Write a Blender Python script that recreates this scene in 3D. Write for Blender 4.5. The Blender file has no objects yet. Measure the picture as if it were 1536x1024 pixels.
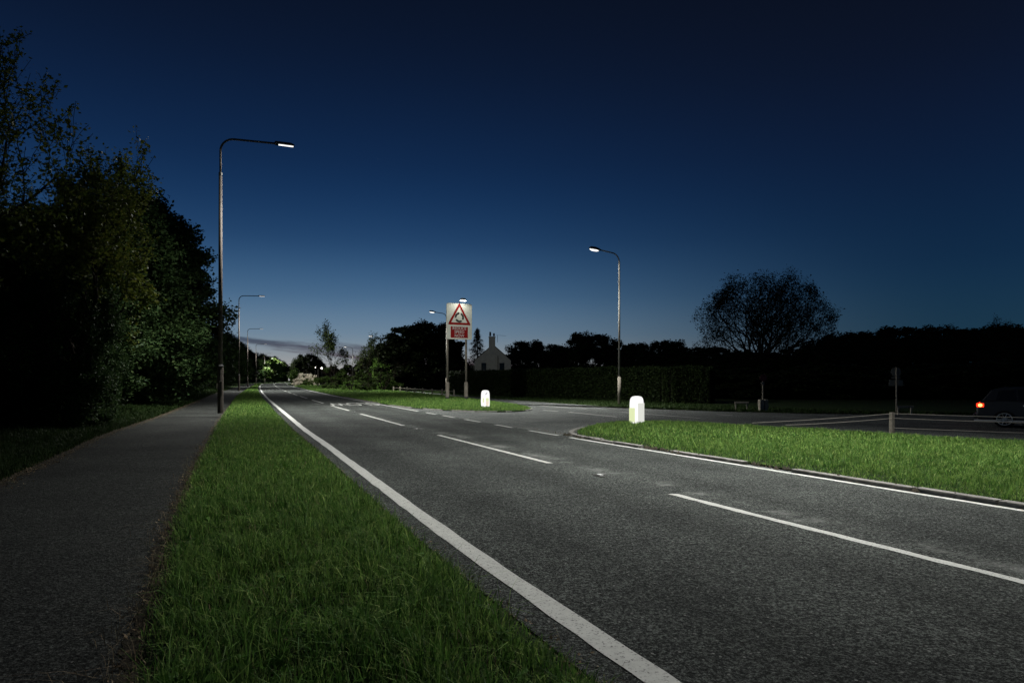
import bpy, math, random
import numpy as np
from mathutils import Vector, Matrix

random.seed(7)
RS = np.random.RandomState(11)
C = bpy.context.scene.collection
CAM_H = 1.4
R = math.radians

# ------------------------------------------------------------------ basics
def tag(o, label=None, cat=None, group=None, kind=None):
    if label: o['label'] = label
    if cat: o['category'] = cat
    if group: o['group'] = group
    if kind: o['kind'] = kind
    return o

def thing(name, label, cat, loc=(0, 0, 0), rz=0.0, group=None):
    o = bpy.data.objects.new(name, None)
    o.empty_display_size = 0.3
    C.objects.link(o)
    o.location = loc
    o.rotation_euler = (0, 0, rz)
    return tag(o, label, cat, group)

def link(name, me, mat, parent=None):
    o = bpy.data.objects.new(name, me)
    C.objects.link(o)
    if mat is not None and not me.materials:
        me.materials.append(mat)
    if parent is not None:
        o.parent = parent
    return o

def copy_thing(src, loc, rz, label, scale=1.0, group=None):
    r = src.copy(); C.objects.link(r)
    r.location = loc; r.rotation_euler = (0, 0, rz)
    r.scale = (scale, scale, scale) if not isinstance(scale, tuple) else scale
    r['label'] = label
    if group: r['group'] = group
    for ch in list(src.children):
        c = ch.copy(); C.objects.link(c); c.parent = r
        for g in ch.children:
            d = g.copy(); C.objects.link(d); d.parent = c
    return r

class MB:
    """collects faces for one mesh"""
    def __init__(s): s.v = []; s.f = []
    def add(s, vs, fs):
        n = len(s.v); s.v += [tuple(v) for v in vs]; s.f += [tuple(i + n for i in f) for f in fs]
    def box(s, cx, cy, cz, sx, sy, sz, rz=0, M=None):
        vs = []
        for dz in (-.5, .5):
            for dx, dy in ((-.5, -.5), (.5, -.5), (.5, .5), (-.5, .5)):
                x, y = dx * sx, dy * sy
                v = Vector((cx + x * math.cos(rz) - y * math.sin(rz), cy + x * math.sin(rz) + y * math.cos(rz), cz + dz * sz))
                vs.append(M @ v if M else v)
        s.add(vs, [(3, 2, 1, 0), (4, 5, 6, 7), (0, 1, 5, 4), (1, 2, 6, 5), (2, 3, 7, 6), (3, 0, 4, 7)])
    def tube(s, pts, rad, n=10, cap=True):
        pts = [Vector(p) for p in pts]
        if not isinstance(rad, (list, tuple)): rad = [rad] * len(pts)
        rings = []
        ref = None
        for i, p in enumerate(pts):
            a = pts[max(0, i - 1)]; b = pts[min(len(pts) - 1, i + 1)]
            t = (b - a).normalized()
            if ref is None:
                ref = Vector((1, 0, 0)) if abs(t.x) < .9 else Vector((0, 1, 0))
            u = (ref - t * ref.dot(t)).normalized(); ref = u
            w = t.cross(u)
            rings.append([p + (u * math.cos(2 * math.pi * k / n) + w * math.sin(2 * math.pi * k / n)) * rad[i] for k in range(n)])
        vs = [v for r in rings for v in r]; fs = []
        for i in range(len(pts) - 1):
            for k in range(n):
                fs.append((i * n + k, i * n + (k + 1) % n, (i + 1) * n + (k + 1) % n, (i + 1) * n + k))
        if cap:
            fs.append(tuple(reversed(range(n)))); m = (len(pts) - 1) * n
            fs.append(tuple(range(m, m + n)))
        s.add(vs, fs)
    def poly(s, pts, z0=None):
        s.add([(p[0], p[1], p[2] if len(p) > 2 else z0) for p in pts], [tuple(range(len(pts)))])
    def prism(s, pts2, z0, z1, M=None):
        n = len(pts2)
        vs = [Vector((x, y, z0)) for x, y in pts2] + [Vector((x, y, z1)) for x, y in pts2]
        if M: vs = [M @ v for v in vs]
        s.add(vs, [tuple(reversed(range(n))), tuple(range(n, 2 * n))] + [(k, (k + 1) % n, n + (k + 1) % n, n + k) for k in range(n)])
    def mesh(s, name, smooth=False):
        me = bpy.data.meshes.new(name); me.from_pydata(s.v, [], s.f); me.update()
        if smooth:
            me.polygons.foreach_set('use_smooth', [True] * len(me.polygons))
        return me
    def build(s, name, mat, parent=None, smooth=False, bevel=0):
        o = link(name, s.mesh(name, smooth), mat, parent)
        if bevel:
            b = o.modifiers.new('b', 'BEVEL'); b.width = bevel; b.segments = 2; b.limit_method = 'ANGLE'
        return o

def np_mesh(name, V, F, smooth=False):
    me = bpy.data.meshes.new(name)
    k = F.shape[1]
    me.vertices.add(len(V)); me.loops.add(F.size); me.polygons.add(len(F))
    me.vertices.foreach_set('co', V.astype(np.float32).ravel())
    me.loops.foreach_set('vertex_index', F.astype(np.int32).ravel())
    me.polygons.foreach_set('loop_start', np.arange(0, F.size, k, dtype=np.int32))
    me.update(calc_edges=True)
    if smooth: me.polygons.foreach_set('use_smooth', np.ones(len(F), dtype=bool))
    return me

def at(px, py, h=0.0):
    """world point of a ground spot at height h read off the 1536 px wide photo"""
    y = (CAM_H - h) * 1024.0 / (py - 569.0)
    return ((px - 768.0) * y / 1024.0, y)

# ------------------------------------------------------------------ materials
def newmat(name):
    m = bpy.data.materials.new(name); m.use_nodes = True
    nt = m.node_tree; nt.nodes.clear()
    out = nt.nodes.new('ShaderNodeOutputMaterial')
    p = nt.nodes.new('ShaderNodeBsdfPrincipled')
    nt.links.new(p.outputs[0], out.inputs[0])
    return m, nt, p, out

def N(nt, t, **kw):
    n = nt.nodes.new(t)
    for k, v in kw.items(): setattr(n, k, v)
    return n

def ramp(nt, fac, stops, interp='LINEAR'):
    r = N(nt, 'ShaderNodeValToRGB'); r.color_ramp.interpolation = interp
    e = r.color_ramp.elements
    while len(e) < len(stops): e.new(0.5)
    for i, (p, c) in enumerate(stops):
        e[i].position = p; e[i].color = (*c, 1) if len(c) == 3 else c
    nt.links.new(fac, r.inputs[0])
    return r.outputs[0]

def noise(nt, scale, detail=3, rough=.6, coord=None, kind='noise'):
    if coord is None:
        coord = N(nt, 'ShaderNodeNewGeometry').outputs['Position']
    if kind == 'noise':
        n = N(nt, 'ShaderNodeTexNoise'); n.inputs['Detail'].default_value = detail; n.inputs['Roughness'].default_value = rough
        o = n.outputs['Fac']
    else:
        n = N(nt, 'ShaderNodeTexVoronoi'); o = n.outputs['Distance']
    n.inputs['Scale'].default_value = scale
    nt.links.new(coord, n.inputs['Vector'])
    return o

def mixc(nt, fac, a, b, blend='MIX'):
    m = N(nt, 'ShaderNodeMix', data_type='RGBA', blend_type=blend)
    for s, v in ((0, fac), (6, a), (7, b)):
        if hasattr(v, 'is_output'): nt.links.new(v, m.inputs[s])
        else: m.inputs[s].default_value = v if s == 0 else (*v, 1)
    return m.outputs[2]

def math_n(nt, op, a, b=None, c=None):
    m = N(nt, 'ShaderNodeMath', operation=op)
    for i, v in enumerate((a, b, c)):
        if v is None: continue
        if hasattr(v, 'is_output'): nt.links.new(v, m.inputs[i])
        else: m.inputs[i].default_value = v
    return m.outputs[0]

def bump(nt, p, h, strength=.4, dist=.01):
    b = N(nt, 'ShaderNodeBump'); b.inputs['Strength'].default_value = strength; b.inputs['Distance'].default_value = dist
    nt.links.new(h, b.inputs['Height']); nt.links.new(b.outputs[0], p.inputs['Normal'])

def plain(name, col, rough=.6, metal=0, var=.25, scale=6, bumpy=0):
    m, nt, p, _ = newmat(name)
    n = noise(nt, scale, 4)
    c = ramp(nt, n, [(.3, [x * (1 - var) for x in col]), (.7, [min(1, x * (1 + var)) for x in col])])
    nt.links.new(c, p.inputs['Base Color'])
    p.inputs['Roughness'].default_value = rough; p.inputs['Metallic'].default_value = metal
    if rough > .6: p.inputs['Specular IOR Level'].default_value = .12
    if bumpy: bump(nt, p, noise(nt, scale * 8, 3), bumpy, .01)
    return m

def emit(name, col, s):
    m = bpy.data.materials.new(name); m.use_nodes = True; nt = m.node_tree; nt.nodes.clear()
    o = N(nt, 'ShaderNodeOutputMaterial'); e = N(nt, 'ShaderNodeEmission')
    e.inputs[0].default_value = (*col, 1); e.inputs[1].default_value = s
    nt.links.new(e.outputs[0], o.inputs[0])
    return m

def asphalt(name, dark, light, patch=.25, speck=.34, tracks=False):
    m, nt, p, _ = newmat(name)
    fine = noise(nt, 44, 4, 1.0)
    vor = noise(nt, 60, kind='v')
    big = noise(nt, .55, 5, .6)
    mid = noise(nt, 6, 4, .7)
    c = ramp(nt, fine, [(.41, dark), (.475, [a * .7 + b * .3 for a, b in zip(dark, light)]), (.525, light), (.58, [min(1, x * 3.4) for x in light])])
    c = mixc(nt, 1.0, c, ramp(nt, big, [(.3, (1 - patch,) * 3), (.7, (1.15, 1.15, 1.13))]), 'MULTIPLY')
    c = mixc(nt, 1.0, c, ramp(nt, mid, [(.3, (.80,) * 3), (.65, (1, 1, 1))]), 'MULTIPLY')
    if tracks:   # wheel paths polished darker, a scuffed pale band beside the centre line, a few tar-sealed cracks
        sp_ = N(nt, 'ShaderNodeSeparateXYZ'); nt.links.new(N(nt, 'ShaderNodeNewGeometry').outputs['Position'], sp_.inputs[0])
        pp = math_n(nt, 'ADD', math_n(nt, 'MULTIPLY', sp_.outputs[0], .917), math_n(nt, 'MULTIPLY', sp_.outputs[1], .399))
        ww = math_n(nt, 'MULTIPLY', math_n(nt, 'SUBTRACT', noise(nt, .5, 3), .5), .5)
        pp = math_n(nt, 'ADD', pp, ww)
        tot = None
        for c0, wd_, am in ((2.75, .38, .30), (4.25, .38, .26), (5.95, .34, .26), (7.15, .34, .22)):
            g_ = math_n(nt, 'MULTIPLY', math_n(nt, 'POWER', 2.718, math_n(nt, 'MULTIPLY', math_n(nt, 'POWER', math_n(nt, 'DIVIDE', math_n(nt, 'ABSOLUTE', math_n(nt, 'SUBTRACT', pp, c0)), wd_), 2), -1)), am)
            tot = g_ if tot is None else math_n(nt, 'ADD', tot, g_)
        k_ = math_n(nt, 'SUBTRACT', 1.05, tot)
        cc = N(nt, 'ShaderNodeCombineColor')
        for q in range(3): nt.links.new(k_, cc.inputs[q])
        c = mixc(nt, 1.0, c, cc.outputs[0], 'MULTIPLY')
        gl = math_n(nt, 'POWER', 2.718, math_n(nt, 'MULTIPLY', math_n(nt, 'POWER', math_n(nt, 'DIVIDE', math_n(nt, 'ABSOLUTE', math_n(nt, 'SUBTRACT', pp, 5.42)), .16), 2), -1))
        gl = math_n(nt, 'MULTIPLY', gl, ramp(nt, noise(nt, 1.1, 6, .8), [(.48, (0, 0, 0)), (.62, (.75,) * 3)]))
        c = mixc(nt, gl, c, (.16, .165, .155))
    # bright stones worn out of the surface
    wn = N(nt, 'ShaderNodeTexVoronoi', feature='F1'); wn.inputs['Scale'].default_value = 42
    nt.links.new(N(nt, 'ShaderNodeNewGeometry').outputs['Position'], wn.inputs['Vector'])
    sep = N(nt, 'ShaderNodeSeparateColor'); nt.links.new(wn.outputs['Color'], sep.inputs[0])
    pick = math_n(nt, 'GREATER_THAN', sep.outputs[0], .955)
    near = math_n(nt, 'LESS_THAN', wn.outputs['Distance'], .33)
    sp = math_n(nt, 'MULTIPLY', math_n(nt, 'MULTIPLY', pick, near), speck)
    c = mixc(nt, sp, c, (.42, .42, .40))
    nt.links.new(c, p.inputs['Base Color'])
    p.inputs['Roughness'].default_value = .9
    p.inputs['Specular IOR Level'].default_value = .06
    h = math_n(nt, 'ADD', math_n(nt, 'MULTIPLY', vor, .8), fine)
    bump(nt, p, h, .75, .012)
    return m

M_road = asphalt('road_asphalt', (.0085, .0092, .0086), (.047, .0515, .0480), .35, tracks=True)
M_apron = asphalt('worn_asphalt', (.020, .022, .021), (.088, .094, .090), .35)
M_path = asphalt('path_asphalt', (.0085, .009, .0083), (.031, .033, .0305), .4, .2)

def soilmat(name, a, b, g):
    m, nt, p, _ = newmat(name)
    n1 = noise(nt, 3, 5, .7); n2 = noise(nt, 40, 4, .7)
    c = ramp(nt, n2, [(.3, a), (.7, b)])
    c = mixc(nt, ramp(nt, n1, [(.42, (0, 0, 0)), (.58, (1, 1, 1))]), c, g)
    nt.links.new(c, p.inputs['Base Color']); p.inputs['Roughness'].default_value = 1
    p.inputs['Specular IOR Level'].default_value = .1
    bump(nt, p, n2, .8, .03)
    return m
M_ground = soilmat('grassy_soil', (.012, .016, .006), (.03, .045, .014), (.02, .038, .01))
M_turf = soilmat('turf_soil', (.008, .012, .005), (.018, .028, .008), (.012, .024, .007))
M_dirt = soilmat('edge_dirt', (.02, .016, .011), (.07, .06, .045), (.03, .028, .02))

def foliage(name, c1, c2, c3, scale=1.2, trans=.25, rough=.55, fine=9., contrast=0):
    m, nt, p, out = newmat(name)
    co = N(nt, 'ShaderNodeTexCoord').outputs['Object']
    n1 = noise(nt, scale, 3, .6, co); n2 = noise(nt, fine, 2, .6, co)
    c = ramp(nt, n1, [(.35, c1), (.65, c2)])
    c = mixc(nt, ramp(nt, n2, [(.45, (0, 0, 0)), (.7, (1, 1, 1))]), c, c3)
    rnd = N(nt, 'ShaderNodeNewGeometry').outputs['Random Per Island']
    c = mixc(nt, 1.0, c, ramp(nt, rnd, [(0, (.50, .55, .5)), (.5, (.95, .95, .9)), (.96, (1.3, 1.2, 1.15)), (1, (1.6, 1.4, 1.4))] if not contrast else [(0, (.30, .36, .35)), (.45, (.80, .85, .8)), (.85, (1.45, 1.3, 1.2)), (1, (2.2, 1.75, 1.9))]), 'MULTIPLY')
    nt.links.new(c, p.inputs['Base Color']); p.inputs['Roughness'].default_value = rough
    p.inputs['Specular IOR Level'].default_value = .08
    t = N(nt, 'ShaderNodeBsdfTranslucent'); nt.links.new(c, t.inputs[0])
    mx = N(nt, 'ShaderNodeMixShader'); mx.inputs[0].default_value = trans
    nt.links.new(p.outputs[0], mx.inputs[1]); nt.links.new(t.outputs[0], mx.inputs[2]); nt.links.new(mx.outputs[0], out.inputs[0])
    return m
M_grass = foliage('grass_blades', (.072, .178, .033), (.112, .225, .045), (.21, .295, .095), 1.4, .35, .6, 18, contrast=1)
M_grass_shade = foliage('shaded_bank_grass', (.014, .032, .008), (.022, .048, .011), (.04, .055, .02), .8, .25, .6, 20)  # darker copy of the grass, with the lamps' falloff put into its colour
M_leaf_dark = foliage('hedgerow_leaves', (.022, .048, .018), (.036, .070, .024), (.06, .09, .03))
M_leaf_maple = foliage('spring_maple_leaves', (.10, .14, .025), (.15, .19, .035), (.19, .19, .04))
M_leaf_black = foliage('distant_leaves', (.010, .017, .006), (.016, .024, .008), (.020, .028, .010), .6, .1)
M_leaf_green = foliage('bright_green_leaves', (.09, .19, .03), (.14, .26, .05), (.18, .28, .08), 1.5)
M_leaf_bush = foliage('rhododendron_leaves', (.022, .045, .010), (.04, .075, .015), (.07, .10, .03), 1.6)
M_leaf_olive = foliage('pale_sprawling_leaves', (.07, .11, .03), (.10, .15, .05), (.13, .16, .07), 1.6)
M_blossom = foliage('white_blossom', (.66, .60, .52), (.75, .70, .62), (.20, .22, .12), 2.5, .3, .6, 6)
M_hedge = foliage('clipped_hedge_leaves', (.012, .022, .007), (.018, .032, .009), (.03, .045, .014), 1.0)
M_weed = foliage('broad_weed_leaves', (.05, .13, .015), (.07, .17, .025), (.09, .19, .05), 4)
M_dead = foliage('dry_litter', (.10, .07, .045), (.20, .16, .10), (.28, .24, .17), 6, .1, .9, 30)
M_bark = plain('bark', (.030, .024, .018), .95, 0, .4, 10, .5)
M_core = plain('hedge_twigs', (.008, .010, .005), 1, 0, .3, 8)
M_white = None
def paint(name, col, wear):
    m, nt, p, _ = newmat(name)
    n = noise(nt, 55, 4, .75); n2 = noise(nt, 14, 3, .6); n3 = noise(nt, 2.2, 3)
    w = ramp(nt, n, [(wear - .03, (1, 1, 1)), (wear + .02, (0, 0, 0))])
    c = ramp(nt, n2, [(.3, [x * .82 for x in col]), (.6, col)])
    c = mixc(nt, 1.0, c, ramp(nt, n3, [(.3, (.93,) * 3), (.7, (1, 1, 1))]), 'MULTIPLY')
    c = mixc(nt, w, c, (.05, .05, .048))
    nt.links.new(c, p.inputs['Base Color']); p.inputs['Roughness'].default_value = .75
    bump(nt, p, n, .3, .004)
    return m
M_line = paint('road_marking_paint', (.46, .465, .43), .41)
M_line_worn = paint('worn_marking_paint', (.42, .42, .39), .43)
M_kerb = plain('kerb_concrete', (.17, .165, .15), .95, 0, .35, 9, .6)
M_steel = plain('galvanised_steel', (.13, .127, .115), .8, 0, .08, 1)
M_post = plain('grey_painted_post', (.15, .135, .11), .7, .1, .25, 3)
M_brownpost = plain('weathered_column', (.075, .064, .055), .75, 0, .15, 1.2)
M_dark = plain('dark_metal', (.03, .03, .03), .5, .3)
M_house = plain('cream_render', (.50, .49, .42), .9, 0, .1, 1.5, .2)
M_roof = plain('slate_roof', (.03, .03, .035), .7, 0, .3, 5, .3)
M_glass = plain('dark_window', (.008, .009, .011), .08, 0, .1)
M_wood = plain('weathered_timber', (.22, .20, .16), .9, 0, .35, 14, .4)
M_car = plain('black_car_paint', (.005, .005, .006), .45, 0, .1)
M_tyre = plain('tyre_rubber', (.012, .012, .012), .9)
M_rim = plain('alloy', (.45, .45, .45), .3, .9, .1)
M_chrome = plain('chrome_strip', (.8, .8, .8), .25, 1, .03)
M_led = emit('led_panel', (1.0, .99, .95), 1.5)
M_led_far = emit('far_lamp_glow', (1.0, .93, .82), 5)
M_tail = emit('tail_light_red', (1.0, .03, .01), 2.2)
M_tailhot = emit('tail_bulb', (1.0, .45, .10), 4)
M_board = plain('sign_white', (.55, .56, .48), .7, 0, .06, 2)
M_red = plain('sign_red', (.22, .010, .010), .8, 0, .08, 3)
M_black = plain('sign_black', (.012, .012, .012), .5)
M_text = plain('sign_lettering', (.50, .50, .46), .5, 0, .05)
M_back = plain('sign_back_grey', (.11, .11, .09), .6, .2, .2, 4)
M_wire = plain('fence_wire', (.42, .39, .33), .6, .3, .15, 12)
M_bol = emit('bollard_shell_glow', (1.0, 1.0, .97), 1.08)
M_bol2 = emit('bollard_side_glow', (.80, .81, .74), .92)
M_boly = emit('bollard_yellow_panel', (.80, .88, .50), .95)
M_bolp = emit('bollard_peach_panel', (.92, .80, .64), .95)
M_bolg = emit('bollard_grey_mark', (.50, .48, .54), .8)

# ------------------------------------------------------------------ plan of the roads (x as a function of y, metres)
YL = np.array([-40, 3.15, 5.58, 15.9, 18.2, 23.9, 29, 37.7, 50, 74.3, 102.4, 130, 171, 215, 255, 300, 350, 430, 520])
XL = np.array([19.3, .683, -.37, -4.5, -5.47, -7.7, -9.7, -13.1, -17.9, -27.2, -37.8, -48, -63, -78.5, -91, -99, -102, -98, -90])
YR = np.array([-40, 7.22, 9.79, 16.3, 28.6, 47.3, 58.8, 84.4, 115.7, 157.6, 186, 230, 262, 300, 345, 420, 510])
XR = np.array([26.4, 5.42, 4.28, 1.4, -3.6, -11, -15.4, -25, -36.3, -51.2, -61.2, -76, -85, -92, -95, -91, -83])
def smooth_interp(y, ys, xs):
    f = lambda q: np.interp(q, ys, xs)
    w = 1.0 + 0.05 * np.abs(y)
    return (f(y - w) + f(y) * 2 + f(y + w)) / 4
Lx = lambda y: smooth_interp(np.asarray(y, float), YL, XL)
Rx = lambda y: smooth_interp(np.asarray(y, float), YR, XR)
def Cx(y):
    y = np.asarray(y, float)
    return Lx(y) + (Rx(y) - Lx(y)) * np.interp(y, [5, 17, 38, 60, 100], [.535, .52, .50, .49, .48])
YP = np.array([-40, 3.33, 4.61, 7.5, 12.9, 20.2, 25.6, 55, 80, 110, 150, 250])
XPR = np.array([15.9, -1.83, -2.42, -3.69, -5.9, -8.8, -10.9, -22.3, -31.5, -42.5, -57, -94])
YQ = np.array([-40, 9.19, 11.85, 16.7, 25.2, 39.8, 71.7, 110, 150, 250])
XPL = np.array([13.4, -6.9, -8.0, -10.1, -13.1, -18.7, -31.0, -45, -59.5, -96.5])
Pr = lambda y: smooth_interp(np.asarray(y, float), YP, XPR)
Pl = lambda y: smooth_interp(np.asarray(y, float), YQ, XPL)

def strip(name, fa, fb, ys, z, mat, jit=0.0, kind='structure', cols=1, prof=None):
    ys = np.asarray(ys, float); n = len(ys)
    a = fa(ys) + RS.uniform(-jit, jit, n); b = fb(ys) + RS.uniform(-jit, jit, n)
    V = []
    for k in range(cols + 1):
        t = k / cols
        zz = z + (prof(t) if prof else 0)
        V.append(np.stack([a + (b - a) * t, ys, np.full(n, zz)], 1))
    V = np.concatenate(V); F = []
    for k in range(cols):
        i = np.arange(n - 1)
        F.append(np.stack([k * n + i, (k + 1) * n + i, (k + 1) * n + i + 1, k * n + i + 1], 1))
    me = np_mesh(name, V, np.concatenate(F))
    o = link(name, me, mat)
    if kind: o['kind'] = kind
    return o

def ysteps(a, b, n, p=2.0):
    t = np.linspace(0, 1, n)
    return a + (b - a) * t ** p

# ground sheet reaching the horizon
g = MB(); g.poly([(-2500, -600), (2500, -600), (2500, 3500), (-2500, 3500)], 0)
link('ground', g.mesh('ground'), M_ground)['kind'] = 'structure'

# side road and junction mouth
far_edge = [(60, 22), (40, 24.5), (22, 26.3), (15.2, 27), (12.1, 27.9), (8.9, 29.8), (5.9, 33.3), (4.3, 36.8), (2.3, 41), (.53, 45.5), (-1.3, 49.5), (-4, 57.5), (-9, 72), (-14.5, 89), (-30, 130)]
g = MB()
rr = [(float(Rx(y)) - .3, y) for y in (130, 100, 80, 60, 45, 35, 28, 22, 18, 14, 10, 6, 0, -10)]
pts = far_edge[::-1]
# triangulate as quads between matching rows
up = [(60, -12)] + far_edge
lo = rr[::-1]
def resample(pl, n):
    P = np.array(pl, float); d = np.r_[0, np.cumsum(np.hypot(*np.diff(P, axis=0).T))]
    s = np.linspace(0, d[-1], n); return np.stack([np.interp(s, d, P[:, 0]), np.interp(s, d, P[:, 1])], 1)
A = resample(lo, 60); B = resample(up, 60)
V = np.concatenate([np.c_[A, np.full(60, .004)], np.c_[B, np.full(60, .004)]])
i = np.arange(59)
o = link('side_road', np_mesh('side_road', V, np.stack([i, 60 + i, 61 + i, i + 1], 1)), M_apron); o['kind'] = 'structure'
# main carriageway
strip('road', lambda y: Lx(y) - .30, lambda y: Rx(y) + .10, ysteps(-12, 500, 240, 2.2), .009, M_road)
# footpath
strip('footpath', Pl, Pr, ysteps(-10, 240, 260, 2), .012, M_path, .035)
def edge_dirt(name, f, a, b, w, z):
    strip(name, lambda y: f(y) - w, lambda y: f(y) + w, ysteps(a, b, 420, 1.8), z, M_dirt, w * .75)
edge_dirt('path_edge_soil', Pl, 2, 90, .15, .016)
edge_dirt('path_edge_soil', Pr, 1, 80, .065, .016)

# turf strips and islands ------------------------------------------------
vl = lambda y: Pr(y) + .03
vr = lambda y: Lx(y) - .34 - .0 * y
hump = lambda t: .055 * math.sin(math.pi * min(1, max(0, t))) ** .5
strip('verge', vl, vr, ysteps(-8, 230, 200, 2), .016, M_turf, .02, cols=8, prof=hump)
bank = lambda y: Pl(y) - np.interp(y, [5, 12, 20, 50, 100], [2.2, 2.4, 3.0, 3.4, 3.5])
strip('bank', lambda y: bank(y) - 3, lambda y: Pl(y) - .02, ysteps(-8, 230, 200, 2), .014, M_ground, .03, cols=6, prof=lambda t: .45 * (1 - t) ** 1.5)

isl_R = [(float(Rx(y)) + .26, y) for y in (-6, -2, 2, 5, 8, 11, 13.5)] + [(2.0, 15.6), (1.62, 17.0), (1.75, 18.3), (2.3, 20.0), (3.1, 21.2), (4.1, 21.6), (5.6, 20.8), (7.0, 19.2), (8.7, 17.0), (10.7, 14.4), (14, 10), (17, 5), (19, 0), (20, -6)]
isl_S = [(float(Rx(y)) + .26, y) for y in (150, 120, 100, 84, 70, 58, 47, 40, 35)] + [(-4.3, 32.3), (-3.0, 30.3), (-.67, 28.9), (.4, 29.6), (.95, 31.4), (.75, 33.4), (.0, 37.5), (-2.6, 47), (-6.6, 59), (-11, 73), (-15.3, 86), (-29, 125), (-40, 150)]

def poly_inside(P, poly):
    x, y = P[:, 0], P[:, 1]; ins = np.zeros(len(P), bool); n = len(poly)
    for k in range(n):
        x1, y1 = poly[k]; x2, y2 = poly[(k + 1) % n]
        c = ((y1 > y) != (y2 > y)) & (x < (x2 - x1) * (y - y1) / (y2 - y1 + 1e-12) + x1)
        ins ^= c
    return ins
def poly_dist(P, poly):
    d = np.full(len(P), 1e9); n = len(poly)
    for k in range(n):
        a = np.array(poly[k]); b = np.array(poly[(k + 1) % n]); ab = b - a
        t = np.clip(((P - a) @ ab) / (ab @ ab), 0, 1)
        d = np.minimum(d, np.hypot(*(P - a - t[:, None] * ab).T))
    return d
def island_h(P, poly): return .035 + .11 * (1 - np.exp(-poly_dist(P, poly) / .8))
def chaikin(poly, it=2):
    for _ in range(it):
        q = []
        for k in range(len(poly)):
            a, b = poly[k], poly[(k + 1) % len(poly)]
            q += [(a[0] * .75 + b[0] * .25, a[1] * .75 + b[1] * .25), (a[0] * .25 + b[0] * .75, a[1] * .25 + b[1] * .75)]
        poly = q
    return poly
isl_R = chaikin(isl_R); isl_S = chaikin(isl_S)
def island(poly):
    import bmesh
    bm = bmesh.new()
    outer = [bm.verts.new((x, y, .0)) for x, y in poly]
    f = bm.faces.new(outer)
    if f.normal.z < 0: f.normal_flip()
    rings = outer
    last = f
    for inset, z in ((.03, .035), (.25, .07), (.6, .10), (.8, .125)):
        r = bmesh.ops.inset_region(bm, faces=[last], thickness=inset, use_boundary=True, use_even_offset=False)
        for v in last.verts: v.co.z = z
    bmesh.ops.triangulate(bm, faces=[last])
    me = bpy.data.meshes.new('island'); bm.to_mesh(me); bm.free()
    o = link('traffic_island', me, M_turf); o['kind'] = 'structure'
    return o
island(isl_R); island(isl_S)

# ------------------------------------------------------------------ grass blades
def blades(name, P, Z, h, w, mat, label, lean=.72, cols=None):
    """P (n,2) positions, Z ground heights, h,w arrays; each blade is a tapering bent strip of two faces"""
    n = len(P)
    ang = RS.uniform(0, 2 * math.pi, n); bend = np.abs(RS.normal(0, lean, n)) + .08
    la = RS.uniform(0, 2 * math.pi, n)
    sx, sy = np.cos(ang) * w * .5, np.sin(ang) * w * .5
    dx, dy = np.cos(la), np.sin(la)
    V = np.zeros((n, 5, 3), np.float32)
    base = np.stack([P[:, 0], P[:, 1], Z - .01], 1)
    m = base + np.stack([dx * h * bend * .28, dy * h * bend * .28, h * .6], 1)
    t = base + np.stack([dx * h * bend, dy * h * bend, h * (1 - .25 * np.minimum(bend, 1.5))], 1)
    V[:, 0] = base + np.stack([sx, sy, 0 * sx], 1); V[:, 1] = base - np.stack([sx, sy, 0 * sx], 1)
    V[:, 2] = m + np.stack([sx, sy, 0 * sx], 1) * .8; V[:, 3] = m - np.stack([sx, sy, 0 * sx], 1) * .8
    V[:, 4] = t
    b = np.arange(n)[:, None] * 5
    F = np.concatenate([b + [0, 1, 3], b + [0, 3, 2], b + [2, 3, 4]], 0)
    me = np_mesh(name, V.reshape(-1, 3), F)
    o = link(name, me, mat)
    return tag(o, label, 'grass', kind='stuff')

def clump(P, s=.35, k=2.0):
    """keep probability modulated in soft patches"""
    a = np.sin(P[:, 0] * 2.1 / s + np.sin(P[:, 1] * 1.3 / s) * 1.7) * np.sin(P[:, 1] * 1.7 / s + np.sin(P[:, 0] * .9 / s) * 2)
    return a

def strip_points(fa, fb, segs):
    out = []; hs = []; ws = []
    for (y0, y1, dens, hh, ww) in segs:
        wid = float(np.mean(np.abs(fb(np.array([y0, y1])) - fa(np.array([y0, y1])))))
        n = int(dens * wid * (y1 - y0))
        y = RS.uniform(y0, y1, n); t = RS.uniform(0, 1, n)
        a, b = fa(y), fb(y)
        out.append(np.stack([a + (b - a) * t, y], 1)); 
        hs.append(hh * RS.uniform(.45, 1.25, n)); ws.append(ww * RS.uniform(.6, 1.3, n))
    return np.concatenate(out), np.concatenate(hs), np.concatenate(ws)

def verge_h(P):
    a, b = vl(P[:, 1]), vr(P[:, 1]); t = np.clip((P[:, 0] - a) / (b - a), 0, 1)
    return .016 + .055 * np.sin(np.pi * t) ** .5, t
P, h, w = strip_points(lambda y: vl(y) - .03, lambda y: vr(y) + .02, [(1.6, 4.5, 2700, .165, .0068), (4.5, 7.5, 2900, .145, .0070), (7.5, 13, 2300, .12, .0095), (13, 24, 950, .10, .012), (24, 50, 330, .10, .022), (50, 120, 90, .10, .045), (120, 200, 25, .10, .09)])
Z, t = verge_h(P)
c = clump(P)
h = h * (1 + .42 * c) * np.interp(t, [0, .06, .5, .93, 1], [.35, .8, 1, .9, .45])
# ragged margins: drop blades near both edges where the patch function is low
keep = (np.minimum(t, 1 - t) > .03 + .04 * RS.rand(len(P)) * (c < 0)) | (RS.rand(len(P)) < .35)
blades('grass', P[keep], Z[keep], h[keep], w[keep], M_grass, 'bright green grass verge between the footpath and the white edge line')
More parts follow.
